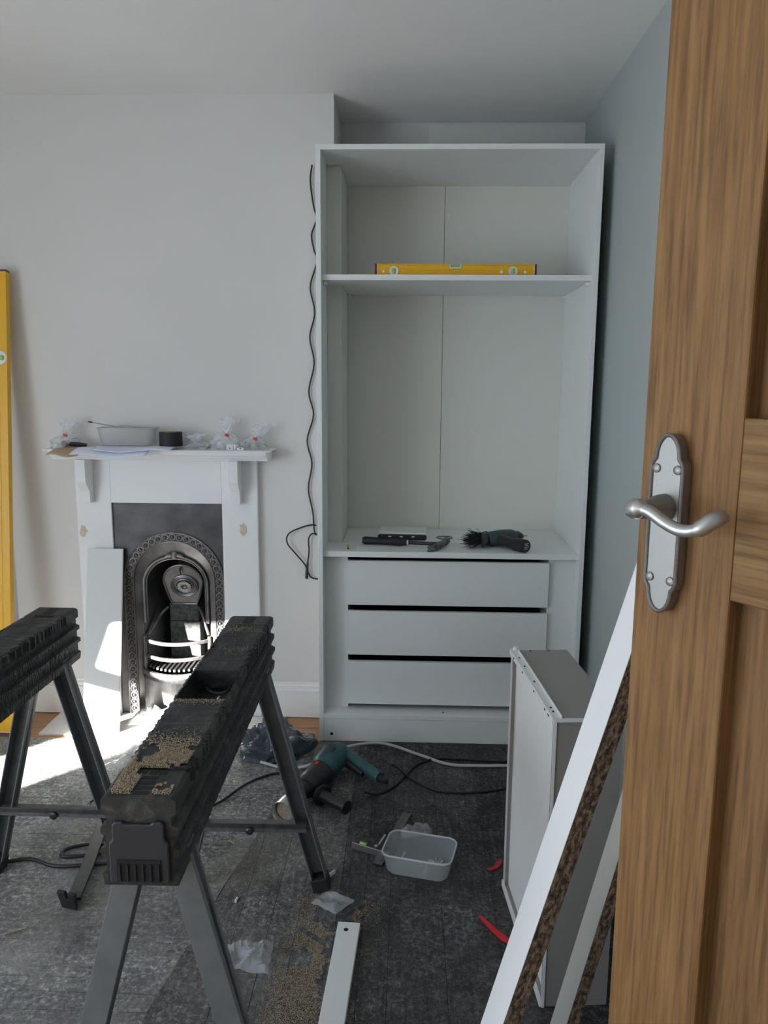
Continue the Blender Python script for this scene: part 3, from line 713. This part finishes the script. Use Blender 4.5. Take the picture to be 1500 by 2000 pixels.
# ------------------------------------------------------------------ hanging cable
cab = [(-.374, 3.062, 2.20), (-.381, 3.064, 2.143), (-.371, 3.064, 2.06), (-.358, 3.064, 2.01), (-.366, 3.064, 1.984), (-.378, 3.064, 1.946), (-.368, 3.064, 1.89), (-.355, 3.064, 1.86), (-.367, 3.064, 1.82), (-.385, 3.064, 1.755), (-.370, 3.064, 1.68), (-.371, 3.064, 1.64), (-.388, 3.064, 1.565),
       (-.372, 3.064, 1.467), (-.394, 3.064, 1.358), (-.376, 3.064, 1.268), (-.402, 3.064, 1.166), (-.384, 3.064, 1.074), (-.399, 3.064, .971), (-.382, 3.064, .877), (-.376, 3.062, .80), (-.366, 3.060, .785), (-.384, 3.058, .79), (-.399, 3.058, .768), (-.398, 3.060, .718), (-.405, 3.060, .66), (-.408, 3.060, .63)]
hc = thing('hanging_cable', 'thin black cable hanging wavily down the wall left of the wardrobe', 'cable', (-.38, 3.06, .6))
off = Vector((-.38, 3.06, .6))
MB().tube([p-off for p in spline(cab, 5)], .0032, 7).build('cord', 'cable', hc, smooth=60)
MB().tube([p-off for p in spline([(-.368, 3.058, .823), (-.385, 3.056, .826), (-.425, 3.054, .816), (-.478, 3.052, .79), (-.486, 3.052, .752), (-.455, 3.054, .71), (-.420, 3.056, .668), (-.408, 3.058, .645), (-.398, 3.058, .618), (-.384, 3.06, .604), (-.362, 3.06, .60)], 6)], .0032, 7).build('loop', 'cable', hc, smooth=60)
MB().tube([Vector(p)-off for p in ((-.404, 3.060, .668), (-.407, 3.058, .635), (-.409, 3.058, .602))], [.004, .0062, .0058], 8).build('connector', 'plastic_blk', hc, smooth=50)

# ------------------------------------------------------------------ clear plastic helpers
def crumple(name, label, corners, loc, seed, amp=.012, lift=.004, n=18, m='polybag', cat='plastic bag', thick=0.0):
    A, B_, C_, D_ = [Vector(c) for c in corners]
    o = Vector(loc)
    def fn(u, v_):
        p = A*(1-u)*(1-v_)+B_*u*(1-v_)+C_*u*v_+D_*(1-u)*v_
        h = mnoise.ridged_multi_fractal(Vector((p.x*22+seed, p.y*22, seed)), .8, 2.0, 3, 1.0, 2.0)
        e = min(u, 1-u, v_, 1-v_)*4
        return (p.x-o.x+.004*mnoise.noise(Vector((u*5, v_*5, seed))), p.y-o.y+.004*mnoise.noise(Vector((u*5, v_*5, seed+9))), lift+amp*min(1, .3+e)*max(0, h)*.6)
    top = MB().grid(n, n, fn).build(name, m, smooth=25, loc=loc)
    return tag(top, label, cat)
crumple('clear_bag', 'crumpled clear plastic bag on the floor left of the batten', [(-.437, 1.63, 0), (-.316, 1.612, 0), (-.322, 1.722, 0), (-.440, 1.700, 0)], (-.378, 1.665, FZ), 2.2, .030, .003, 26)
crumple('clear_bag', 'small flat clear bag on the floor near the sawhorse foot', [(-.177, 1.828, 0), (-.128, 1.885, 0), (-.207, 1.932, 0), (-.246, 1.872, 0)], (-.187, 1.88, FZ), 5.1, .016, .003, 16)
crumple('clear_bag', 'crumpled clear bag lying behind the plastic tub', [(-.012, 2.17, 0), (.085, 2.19, 0), (.092, 2.235, 0), (-.005, 2.225, 0)], (.04, 2.2, FZ), 8.3, .034, .004, 18)
crumple('clear_sheeting', 'sunlit clear polythene wrapping heaped on the floor before the hearth', [(-1.09, 2.56, 0), (-.80, 2.56, 0), (-.72, 2.80, 0), (-1.03, 2.80, 0)], (-.93, 2.69, FZ), 3.7, .05, .004, 26, cat='plastic wrapping')
# crumpled paper in front of the grate
def sheet_paper(name, label, corners, loc, seed, amp, m):
    o = crumple(name, label, corners, loc, seed, amp, .008, 14, m, 'paper'); return o
sheet_paper('crumpled_paper', 'crumpled cream paper lying in front of the grate', [(-1.13, 2.90, 0), (-.93, 2.92, 0), (-.90, 3.02, 0), (-1.12, 3.03, 0)], (-1.02, 2.97, .006), 6.2, .05, 'paper_w')

# black refuse bag
bb = MB(); rb = random.Random(31)
folds = [(Vector((rb.gauss(0, 1), rb.gauss(0, 1), rb.gauss(0, 1))).normalized(), rb.uniform(9, 34), rb.random()) for _ in range(11)]
def bagfn(u, v_):
    a = 2*math.pi*u; ph_ = math.pi*(v_*.5)
    rr2 = math.cos(ph_)
    x, y, z = .128*math.cos(a)*rr2**.5, .080*math.sin(a)*rr2**.5, .122*math.sin(ph_)
    p = Vector((x, y, z)); p += .02*Vector((mnoise.noise(p*14), mnoise.noise(p*14+Vector((9, 0, 0))), mnoise.noise(p*14+Vector((0, 9, 0)))))
    k = 0
    for d, fr_, off_ in folds: k += abs(((p.dot(d)*fr_+off_) % 1.0)*2-1)/fr_*3.2
    s = 1+.60*(k-1.15)+.10*mnoise.noise(Vector((math.cos(a)*1.5, math.sin(a)*1.5, v_*3)))
    return (x*s, y*s, max(0, z*s))
bb.grid(97, 44, bagfn)
tag(bb.build('refuse_bag', 'bag_blk', smooth=18, loc=(-.485, 2.715, FZ)), 'crumpled dark polythene refuse bag on the floor left of the wardrobe', 'bag')

# ------------------------------------------------------------------ rotary hammer drill on the floor
dr = thing('hammer_drill', 'teal and black corded hammer drill with hole saw, lying on the floor', 'drill', (-.30, 2.42, FZ))
o3 = Vector((-.30, 2.42, FZ)); ax = Vector((.36, .93, 0)).normalized(); lat = Vector((.93, -.36, 0)).normalized()
def DP(s, l=0, z=.05): return tuple(Vector((-.385, 2.245, 0))+ax*s+lat*l+Vector((0, 0, z))-o3+Vector((0, 0, FZ)))
def dl(prof, z=.05, n=18, l=0, caps=True):
    return MB().lathe(prof, n, frame(DP(0, l, z), ax, lat), caps)
dl([(.036, .004), (.038, 0), (.0385, .006), (.0385, .050), (.030, .054), (.012, .056), (.012, .050), (.034, .046), (.035, .006), (.036, .004)], .042, caps=False).build('hole_saw', 'steel', dr, smooth=40)
dl([(.033, .020), (.033, .024)], .042).build('wood_plug', 'sawdust', dr)
dl([(.014, .054), (.022, .060), (.024, .10), (.021, .12), (.027, .135), (.031, .16)], .046).build('chuck', 'rubber', dr, smooth=40)
dl([(.031, .155), (.040, .165), (.044, .20), (.046, .26), (.044, .30)], .050).build('gear_housing', 'plastic_blk', dr, smooth=40)
MB().tube([DP(.27, 0, .054), DP(.30, 0, .058), DP(.36, .0, .060), DP(.40, .004, .058), DP(.425, .01, .056)], [.044, .050, .050, .045, .030], 14).build('motor_housing', 'teal', dr, smooth=50)
MB().tube([DP(.29, -.005, .080), DP(.34, -.005, .094), DP(.385, -.003, .086)], [.026, .028, .018], 10).build('housing_ridge', 'teal_dk', dr, smooth=50)
MB().tube(spline([DP(.385, .00, .060), DP(.392, .05, .060), DP(.375, .10, .052), DP(.352, .15, .045), DP(.330, .195, .042)], 4), [.026]*4+[.020]*4+[.019]*4+[.021]*3+[.023, .019], 12).build('handle', 'teal', dr, smooth=50)
MB().tube([DP(.372, .045, .047), DP(.358, .09, .038), DP(.343, .125, .034)], [.014, .013, .010], 8).build('trigger', 'plastic_blk', dr, smooth=50)
MB().tube([DP(.17, .02, .04), DP(.165, .05, .036), DP(.160, .056, .036)], [.014, .016, .034], 12).build('handle_clamp', 'plastic_blk', dr, smooth=40)
MB().tube([DP(.160, .056, .036), DP(.156, .064, .036), DP(.1545, .066, .036), DP(.145, .10, .034), DP(.130, .155, .033), DP(.128, .16, .033), DP(.125, .168, .033)], [.034, .034, .019, .0195, .0185, .023, .022], 14).build('side_handle', 'plastic_blk', dr, smooth=40)
MB().box(-.008, .008, -.005, .005, 0, .003, frame(DP(.245, -.005, .094), (0, 0, 1), ax)).build('red_badge', 'red', dr)
MB().tube([DP(.330, .195, .042), DP(.32, .225, .038)], [.012, .008], 8).build('strain_relief', 'rubber', dr, smooth=50)

def cord(name, pts, r, m, label, z=None):
    P = [(p[0], p[1], (p[2] if len(p) > 2 else r)+FZ) for p in pts]
    return tag(MB().tube(spline(P, 6), r, 7).build(name, m, smooth=60), label, 'cable')
e_ = Vector(DP(.32, .225, .038))+o3
cord('power_cable', [(e_.x, e_.y, .034), (-.045, 2.60, .03), (.03, 2.535, .008), (.11, 2.475), (.20, 2.462), (.30, 2.480), (.352, 2.50), (.42, 2.56)], .0042, 'cable', 'black cable running from the drill handle towards the drawer box')
cord('extension_cable', [(-.135, 2.425, .02), (-.09, 2.44), (-.03, 2.50), (.01, 2.585), (.04, 2.645), (.11, 2.70), (.20, 2.705), (.30, 2.695), (.42, 2.69)], .0042, 'cable', 'black cable passing under the drill side handle and along the wardrobe')
cord('floor_cable', [(-.72, 2.25), (-.62, 2.36), (-.55, 2.49), (-.46, 2.565), (-.37, 2.545), (-.33, 2.50)], .0045, 'cable', 'black cable curving across the floor behind the foreground sawhorse legs')
cord('pale_cable', [(-.53, 2.645), (-.43, 2.603), (-.34, 2.605, .02), (-.27, 2.68, .03), (-.19, 2.745, .03), (-.08, 2.785, .02), (.06, 2.725), (.16, 2.66), (.26, 2.652), (.42, 2.66)], .0058, 'cable_w', 'pale grey cable looping behind the drill along the wardrobe plinth')
cord('trailing_cable', [(-1.30, 2.03), (-1.17, 2.015), (-1.09, 2.030), (-1.00, 2.0), (-.90, 2.015), (-.84, 2.03), (-.80, 2.07), (-.86, 2.105), (-.945, 2.112), (-1.005, 2.085), (-1.005, 2.047), (-.93, 2.058), (-.86, 2.08)], .0058, 'cable', 'black cable with a small loop on the floor under the left sawhorse')
cord('cable_tail', [(-.93, 2.40), (-1.0, 2.395), (-1.045, 2.345), (-1.02, 2.28)], .0045, 'cable', 'short black cable bend beside the left sawhorse leg')

# ------------------------------------------------------------------ pry bar
pb = thing('pry_bar', 'dark steel pry bar with a notched claw, on the floor under the left sawhorse', 'pry bar', (-.885, 1.83, FZ))
o4 = Vector((-.885, 1.83, 0))
path = [(-.955, 2.26, .006), (-.94, 2.16, .008), (-.905, 1.98, .012), (-.888, 1.875, .016), (-.882, 1.845, .016)]
mb = MB()
def ribbon(mb, P, wid, th_):
    P = [Vector(p) for p in P]; vs = []
    for i, p in enumerate(P):
        d = (P[min(i+1, len(P)-1)]-P[max(i-1, 0)]).normalized(); s = Vector((d.y, -d.x, 0)); s = s.normalized() if s.length > .05 else Vector((1, .2, 0)).normalized()
        wv = wid[i] if isinstance(wid, (list, tuple)) else wid; nn = s.cross(d).normalized()
        vs += [p-o4-s*wv/2-nn*th_/2, p-o4+s*wv/2-nn*th_/2, p-o4+s*wv/2+nn*th_/2, p-o4-s*wv/2+nn*th_/2]
    n_ = len(P); fs = [(4*i+j, 4*i+(j+1) % 4, 4*i+4+(j+1) % 4, 4*i+4+j) for i in range(n_-1) for j in range(4)]+[(0, 1, 2, 3), (4*n_-4, 4*n_-3, 4*n_-2, 4*n_-1)]
    return mb.add(vs, fs)
ribbon(mb, path, .036, .008).build('shaft', 'iron_bar', pb, bevel=.0015)
X = frame((.0, 0, 0), (0, 0, 1))
claw = [(-.024, .001), (.020, .001), (.026, .056), (.005, .058), (.002, .036), (-.002, .036), (-.005, .058), (-.030, .056)]
MB().prism(claw, -.004, .006, 'y', Matrix.Translation((0, .0, 0)) @ Matrix.Rotation(R(-14), 4, 'Z') @ Matrix.Rotation(R(12), 4, 'X')).build('claw', 'iron_bar', pb, bevel=.002)

# ------------------------------------------------------------------ plastic tubs
def rrect(hx_, hy_, r, n=6):
    out = []
    for cx, cy, a0 in ((hx_-r, hy_-r, 0), (-hx_+r, hy_-r, 90), (-hx_+r, -hy_+r, 180), (hx_-r, -hy_+r, 270)):
        out += [(cx+r*math.cos(R(a0+90*i/n)), cy+r*math.sin(R(a0+90*i/n))) for i in range(n+1)]
    return out
def tub(name, label, loc, rz, hx_, hy_, h, m, rim, taper=.9):
    t = thing(name, label, 'container', loc, (0, 0, rz))
    A = rrect(hx_, hy_, .028); k = len(A)
    levels = [(taper*.93, .0008), (taper, .008), (1, h)]
    vs = [(x*s, y*s, z) for s, z in levels for x, y in A]
    fs = [(l*k+i, l*k+(i+1) % k, (l+1)*k+(i+1) % k, (l+1)*k+i) for l in range(2) for i in range(k)] + [tuple(range(k))]
    MB().add(vs, fs).build('tub_body', m, t, smooth=40)
    MB().tube([(x*1.012, y*1.012, h) for x, y in A], .0026, 6, closed=True).build('tub_rim', rim, t, smooth=60)
    return t
tub('plastic_tub', 'translucent plastic tub with a few screws, open on the floor', (.048, 2.052, FZ), R(-13), .100, .066, .062, 'tub', 'tub_rim')
def bolt(label, loc, tip, r=.0022):
    t = thing('bolt', label, 'bolt', loc)
    d = Vector(tip)-Vector(loc)
    MB().tube([(0, 0, 0), tuple(d)], r, 6).build('shank', 'zinc', t); MB().lathe([(r*2, 0), (r*2, .002), (r, .003)], 8, frame(tuple(d), d)).build('head', 'zinc', t)
    return t
bolt('zinc bolt leaning in the left half of the floor tub', (-.022, 2.030, FZ+.005), (.004, 2.068, FZ+.030))
bolt('zinc bolt leaning in the right half of the floor tub', (.062, 2.008, FZ+.005), (.075, 2.035, FZ+.030))
mb = MB(); rnd = random.Random(9)
for i in range(46):
    p = Vector((min(.11, rnd.gauss(.095, .010)), rnd.gauss(2.046, .011), FZ+.004+rnd.random()*.010)); a = rnd.uniform(0, 6.28)
    mb.tube([p, p+Vector((math.cos(a)*.014, math.sin(a)*.014, rnd.uniform(0, .005)))], .0016, 5)
tag(mb.build('screw_heap', 'zinc'), 'small heap of silver screws in the corner of the floor tub', 'screws', kind='stuff')

# combination square
cs = thing('combination_square', 'black and steel combination square with a green vial, under the tub edge', 'square', (-.06, 2.15, FZ))
rp, rq = Vector((-.075, 2.05, 0)), Vector((.012, 2.325, 0)); o5 = Vector((-.06, 2.15, 0)); dd = (rq-rp).normalized(); nn = Vector((dd.y, -dd.x, 0))
MB().box(0, (rq-rp).length, -.014, .014, .004, .0065, frame(rp-o5, (0, 0, 1), dd)).build('rule', 'steel_dk', cs)
hp, hq = Vector((-.155, 2.135, 0)), Vector((-.045, 2.085, 0)); dh = (hq-hp).normalized()
Xh = frame(hp-o5, (0, 0, 1), dh)
MB().box(0, (hq-hp).length, -.003, .003, 0, .018, Xh).build('fence', 'steel', cs)
MB().prism([(.01, .003), (.11, .003), (.112, .018), (.085, .062), (.078, .060), (.070, .030), (.050, .020), (.012, .020)], .002, .016, 'z', Xh).build('head', 'plastic_blk', cs, bevel=.002)
MB().box(.076, .082, .02, .075, .003, .018, Xh @ Matrix.Translation((.0, 0, 0)) @ Matrix.Rotation(R(6), 4, 'Z')).build('mitre_face', 'steel', cs)
MB().tube([Xh @ Vector((.022, .011, .016)), Xh @ Vector((.044, .011, .016))], .006, 8).build('vial', 'vial', cs, smooth=50)
MB().lathe([(.006, 0), (.006, .006)], 10, Xh @ Matrix.Translation((.075, .012, .016))).build('lock_knob', 'steel', cs)

# small litter on the floor
pc_ = thing('plastic_clip', 'small white plastic clip on the floor by the sawhorse foot', 'clip', (-.222, 2.0, FZ), (0, 0, R(-35)))
MB().box(-.016, .002, -.012, .004, 0, .004).build('tab', 'white_pl', pc_, bevel=.001); MB().box(.014, .018, -.02, .024, 0, .012).build('wall', 'white_pl', pc_, bevel=.001); MB().box(.001, .015, -.004, .0, 0, .004).build('bridge', 'white_pl', pc_)
def shard(label, pts, h=.004):
    P = [Vector(p) for p in pts]; o = sum(P, Vector((0, 0)))/len(P)
    return tag(MB().prism([(p.x-o.x, p.y-o.y) for p in P], 0, h, 'z').build('red_strip', 'red', bevel=.001, loc=(o.x, o.y, FZ)), label, 'plastic strip')
shard('thin red plastic strip on the floor, nearer of the two', [(.200, 1.842), (.208, 1.846), (.238, 1.800), (.270, 1.762), (.266, 1.745), (.252, 1.752), (.228, 1.790)])
shard('red plastic scrap beside the drawer box, farther of the two', [(.240, 2.045), (.262, 2.052), (.274, 2.078), (.292, 2.095), (.288, 2.068), (.275, 2.05), (.256, 2.040)])
def chipbit(label, pts, m='sawdust'):
    return tag(MB().tube([(p[0], p[1], .003+FZ) for p in pts], .003, 5).build('wood_shaving', m), label, 'shaving')
chipbit('curled pale wood shaving on the floor right of the foreground sawhorse leg', [(-.560, 2.145), (-.535, 2.150), (-.515, 2.140)])
chipbit('greenish wood splinter on the floor at the left edge', [(-1.01, 1.725), (-.985, 1.74), (-.965, 1.75)])
tag(MB().tube([(-.452, 1.872, .003+FZ), (-.450, 1.888, .003+FZ)], .0035, 5).build('paint_chip', 'white_pl'), 'tiny white paint chip on the floor behind the crumpled bag', 'chip')

# ------------------------------------------------------------------ things on the drawer shelf
SZ = .760
hm = thing('claw_hammer', 'black claw hammer lying across the drawer shelf', 'hammer', (0, 2.98, SZ))
o6 = Vector((0, 2.98, SZ))
def HP(x, y, z): return Vector((x, y, z))-o6
def ontop(px_x, yy, z=.016): return HP(px_x, yy, SZ+z)
MB().tube([ontop(-.175, 3.005), ontop(-.165, 3.003), ontop(-.10, 2.992), ontop(-.03, 2.978), ontop(.0, 2.972)], [.013, .016, .014, .0155, .011], 12).build('grip', 'rubber', hm, smooth=50)
MB().tube([ontop(.0, 2.972), ontop(.006, 2.971)], .0105, 12).build('ferrule', 'cork', hm, smooth=50)
MB().tube([ontop(.006, 2.971), ontop(.08, 2.955), ontop(.125, 2.945)], [.0075, .007, .010], 10).build('shaft', 'plastic_blk', hm, smooth=50)
hh = MB()
for s in (-1, 1):
    hh.tube(spline([ontop(.128, 2.945, .014), ontop(.120, 2.915, .016+.004*s), ontop(.105, 2.888, .014+.007*s), ontop(.078, 2.874, .011+.006*s)], 4), [.012]*4+[.009]*4+[.006]*4+[.003], 8)
hh.tube([ontop(.124, 2.935, .015), ontop(.140, 2.965, .016), ontop(.147, 2.985, .017), ontop(.149, 2.990, .017), ontop(.157, 3.010, .017)], [.014, .012, .011, .015, .015], 12)
hh.build('head', 'steel_dk', hm, smooth=50)

dv = thing('cordless_driver', 'black and dark teal cordless driver lying on the drawer shelf', 'driver', (.43, 2.97, SZ))
o7 = Vector((.43, 2.97, SZ))
def VP_(x, y, z): return Vector((x, y, SZ+z))-o7
MB().tube([VP_(.315, 2.985, .030), VP_(.325, 2.99, .030), VP_(.37, 3.015, .032), VP_(.415, 3.04, .032), VP_(.432, 3.05, .031)], [.022, .030, .031, .029, .022], 14).build('motor_housing', 'teal_dk', dv, smooth=50)
MB().tube([VP_(.428, 3.048, .031), VP_(.445, 3.058, .030), VP_(.462, 3.068, .029)], [.022, .021, .012], 12).build('chuck', 'plastic_blk', dv, smooth=50)
MB().tube([VP_(.462, 3.068, .029), VP_(.485, 3.082, .029)], .0035, 6).build('bit', 'steel', dv)
MB().tube([VP_(.36, 2.995, .028), VP_(.395, 2.955, .026), VP_(.425, 2.918, .025)], [.024, .021, .023], 12).build('handle', 'plastic_blk', dv, smooth=50)
bt_ = MB().tube([VP_(.418, 2.925, .025), VP_(.432, 2.908, .0255), VP_(.450, 2.884, .0255), VP_(.452, 2.881, .0255)], [.025, .0255, .0255, .023], 16).build('battery', 'plastic_blk', dv, smooth=40)
dbat = (Vector((.020, -.027, 0))).normalized(); cb = VP_(.4525, 2.8803, .0255)
Xb = frame(cb, dbat, (0, 0, 1))
for i, (a, bq) in enumerate(((-.012, .012), (-.010, .006), (-.013, .010), (-.008, .012))):
    zz = .010-.0065*i; MB().box(zz-.0013, zz+.0013, a, bq, 0, .0006, Xb).build('label_print', 'rim', bt_)

br = thing('hand_brush', 'small dark bristle brush lying beside the driver', 'brush', (.26, 2.98, SZ))
o8 = Vector((.26, 2.98, SZ)); rnd = random.Random(21)
MB().tube([Vector((.295, 2.935, SZ+.016))-o8, Vector((.305, 2.97, SZ+.026))-o8, Vector((.312, 3.01, SZ+.033))-o8, Vector((.318, 3.04, SZ+.030))-o8], [.010, .018, .026, .020], 12).build('handle', 'plastic_blk', br, smooth=50)
mb = MB()
for i in range(420):
    u = rnd.random(); b0 = Vector((.285+.02*u, 2.955+.07*u, SZ+.012+.03*rnd.random()*u+.004)); d = Vector((rnd.gauss(-.05, .014), rnd.gauss(-.01, .016), rnd.gauss(.008, .012)))
    tip = b0+d; tip.z = max(tip.z, SZ+.001)
    mb.tube([b0-o8, tip-o8], [.0013, .0005], 4)
tag(mb.build('bristles', 'bristle', br, recalc=False), kind='stuff')

tb = thing('white_device', 'flat white box with a black front edge at the back of the drawer shelf', 'device', (-.02, 3.10, SZ), (0, 0, R(-2)))
MB().box(-.098, .098, .002, .14, .004, .030).build('case', 'white_pl', tb, bevel=.004)
fr = MB().prism([(-.100, .008), (-.094, .002), (.094, .002), (.100, .008), (.100, .018), (.094, .024), (-.094, .024), (-.100, .018)], -.012, .002, 'y').build('front_edge', 'plastic_blk', tb, bevel=.003)
for xx in (-.05, -.003, .045): MB().box(xx-.006, xx+.006, -.0135, -.0118, .014, .018).build('port', 'white_pl', fr)
tag(MB().tube([(.033*math.cos(a), .033*math.sin(a), .002) for a in [2*math.pi*i/36 for i in range(36)]], .0015, 6, closed=True).tube([(.024*math.cos(a), .024*math.sin(a), .0015) for a in [2*math.pi*i/36 for i in range(36)]], .001, 5, closed=True).build('wire_ring', 'steel_dk', loc=(.155, 3.15, SZ)), 'thin wire ring lying flat near the back of the drawer shelf', 'ring')
pn = thing('pencil', 'short orange pencil stub at the left of the drawer shelf', 'pencil', (-.228, 2.92, SZ))
MB().tube([(-.004, .03, .0042), (.002, -.020, .0042)], .004, 6).build('barrel', 'pencil', pn); MB().tube([(.002, -.020, .0042), (.0035, -.032, .0042)], [.0038, .0007], 6).build('tip', 'dark', pn)

# ------------------------------------------------------------------ things on the mantel shelf
MZ = 1.133
def curved_sheet(name, label, xa, xb, ya, yb, droop, m, z, skew=0., seed=0., cat='paper'):
    o = Vector(((xa+xb)/2, (ya+yb)/2, z))
    def fn(u, v_):
        x = xa+(xb-xa)*u+skew*(v_); y = ya+(yb-ya)*v_
        over = max(0, 2.930-y)
        return (x-o.x, y-o.y, -droop*over*over*60-over*.12+.0025*math.sin(u*5+seed)*v_ + (.004*math.sin(u*7+seed) if v_ > .6 else 0)+.002)
    return tag(MB().grid(16, 14, fn).build(name, m, smooth=40, loc=o, solid=.0012), label, cat)
curved_sheet('kraft_card', 'brown kraft card hanging over the left end of the mantel', -1.325, -1.20, 3.02, 2.862, .05, 'kraft', MZ+.0005, -.045, .2, 'card')
curved_sheet('folded_plan', 'blue-white folded paper plan hanging over the mantel edge', -1.245, -.955, 3.03, 2.858, .05, 'paper', MZ+.003, -.03, 1.0)
curved_sheet('loose_paper', 'printed sheet lying uppermost on the folded plan', -1.20, -.905, 3.02, 2.880, .03, 'paper', MZ+.0085, .01, 2.6)
MB_t = tub('storage_tub', 'smoky clear plastic tub lying on the mantel papers', (-1.095, 3.0, MZ+.014), R(1), .112, .05, .066, 'tub_d', 'tub_d', .92)
sd_ = thing('screwdriver', 'thin screwdriver resting across the rim of the mantel tub', 'screwdriver', (-1.19, 2.985, MZ+.08))
MB().tube([(-.045, -.02, .024), (.055, .01, .004)], .0022, 6).build('shaft', 'steel', sd_); MB().tube([(-.05, -.0215, .025), (-.035, -.017, .022)], [.002, .0035], 6).build('tip', 'dark', sd_)
MB().tube([(.055, .01, .004), (.065, .013, .002), (.135, .034, -.004)], [.004, .008, .008], 8).build('grip', 'tub_d', sd_, smooth=50)
tr_ = thing('tape_roll', 'roll of black tape lying flat on the mantel', 'tape', (-.925, 2.985, MZ+.0125))
MB().lathe([(.022, 0), (.044, 0), (.044, .054), (.022, .054), (.022, 0)], 28, caps=False).build('tape', 'rubber', tr_, smooth=40)
MB().lathe([(.019, .001), (.0215, .001), (.0215, .056), (.019, .056), (.019, .001)], 24, caps=False).build('core', 'kraft', tr_, smooth=40)
def fixing_bag(label, x, y, w_, h_, seed, clip, filled='zinc', nfix=26, lean_=0):
    t = thing('fixings_bag', label, 'bag', (x, y, MZ), group='bags of fixings on the mantel')
    rnd2 = random.Random(seed)
    def fn(u, v_):
        a = 2*math.pi*u
        neck = .48
        k = (math.cos(v_/neck*math.pi*.43)**.5 if v_ < neck else .22+.75*(v_-neck))
        k *= 1+.5*mnoise.noise(Vector((math.cos(a)*1.9+seed*3.1, math.sin(a)*1.9, v_*5)))+.22*mnoise.noise(Vector((math.cos(a)*7, math.sin(a)*7+seed, v_*15)))
        return (w_*.58*k*math.cos(a)+lean_*v_*v_+.014*mnoise.noise(Vector((v_*5, seed*1.7, 1))), .036*k*math.sin(a)*(1-.4*v_), h_*v_*(1+.28*mnoise.noise(Vector((math.cos(a)*1.1+seed*2.3, math.sin(a)*1.1, v_*2)))))
    MB().grid(33, 18, fn).build('polythene', 'polybag', t, smooth=22)
    mb = MB()
    for i in range(nfix):
        p = Vector((rnd2.gauss(0, w_*.18), rnd2.gauss(0, .010), .004+rnd2.random()*.020)); a = rnd2.uniform(0, 6.28)
        if filled == 'zinc': mb.tube([p, p+Vector((math.cos(a)*.018, math.sin(a)*.008, rnd2.uniform(-.003, .008)))], .0024, 5)
        else: mb.box(-.010, .010, -.006, .006, -.006, .006, Matrix.Translation(p) @ Matrix.Rotation(a, 4, 'Z') @ Matrix.Rotation(rnd2.uniform(-.5, .5), 4, 'Y'))
    tag(mb.build('fixings', filled, t), kind='stuff')
    if clip: MB().box(-.008, .008, -.005, .005, -.005, .005, Matrix.Translation((lean_*.3+.004, -.014, h_*.46)) @ Matrix.Rotation(R(18), 4, 'Y')).build('red_clip', 'red', t, bevel=.002)
    return t
fixing_bag('clear bag of screws with a red clip at the left end of the mantel', -1.365, 3.01, .115, .105, 1, True, lean_=.05)
fixing_bag('clear bag of screws with no clip, right of the tape roll', -.835, 3.01, .11, .055, 2, False)
fixing_bag('tall clear bag of white fittings with a red clip near the right end', -.715, 3.01, .11, .12, 3, True, 'white_pl', 16, .012)
fixing_bag('puffy clear bag of screws with a red clip at the far right of the mantel', -.620, 3.015, .105, .09, 4, True, lean_=.06)
for i, (xx, yy, zz, a, lb) in enumerate(((-.690, 2.965, 0, .2, 'upright white plastic block in front of the tall clear bag'), (-.668, 2.975, 0, 1.1, 'angled white plastic block in the middle of the mantel blocks'), (-.645, 2.955, 0, 0, 'white plastic block lying flat, rightmost on the mantel'))):
    b_ = thing('white_fitting', lb, 'fitting', (xx, yy, MZ), (0, 0, a))
    MB().box(-.013, .013, -.008, .008, 0, .022 if i < 2 else .011).build('block', 'white_pl', b_, bevel=.002); MB().lathe([(.0025, 0), (.0025, .0006)], 8, frame((0, -.008, .008), (0, -1, 0))).build('screw_hole', 'dark', b_)
nz = thing('socket_fitting', 'steel socket with a black stem in front of the left fixings bag', 'fitting', (-1.335, 2.965, MZ+.004))
MB().lathe([(.006, 0), (.013, 0), (.014, .004), (.012, .014), (.008, .03), (.006, .03)], 16, frame((0, -.012, .015), (.5, .9, 0))).build('socket', 'steel', nz, smooth=40)
MB().tube([(.012, .008, .013), (.05, .02, .010), (.075, .022, .008)], [.009, .009, .006], 8).build('stem', 'plastic_blk', nz, smooth=50)
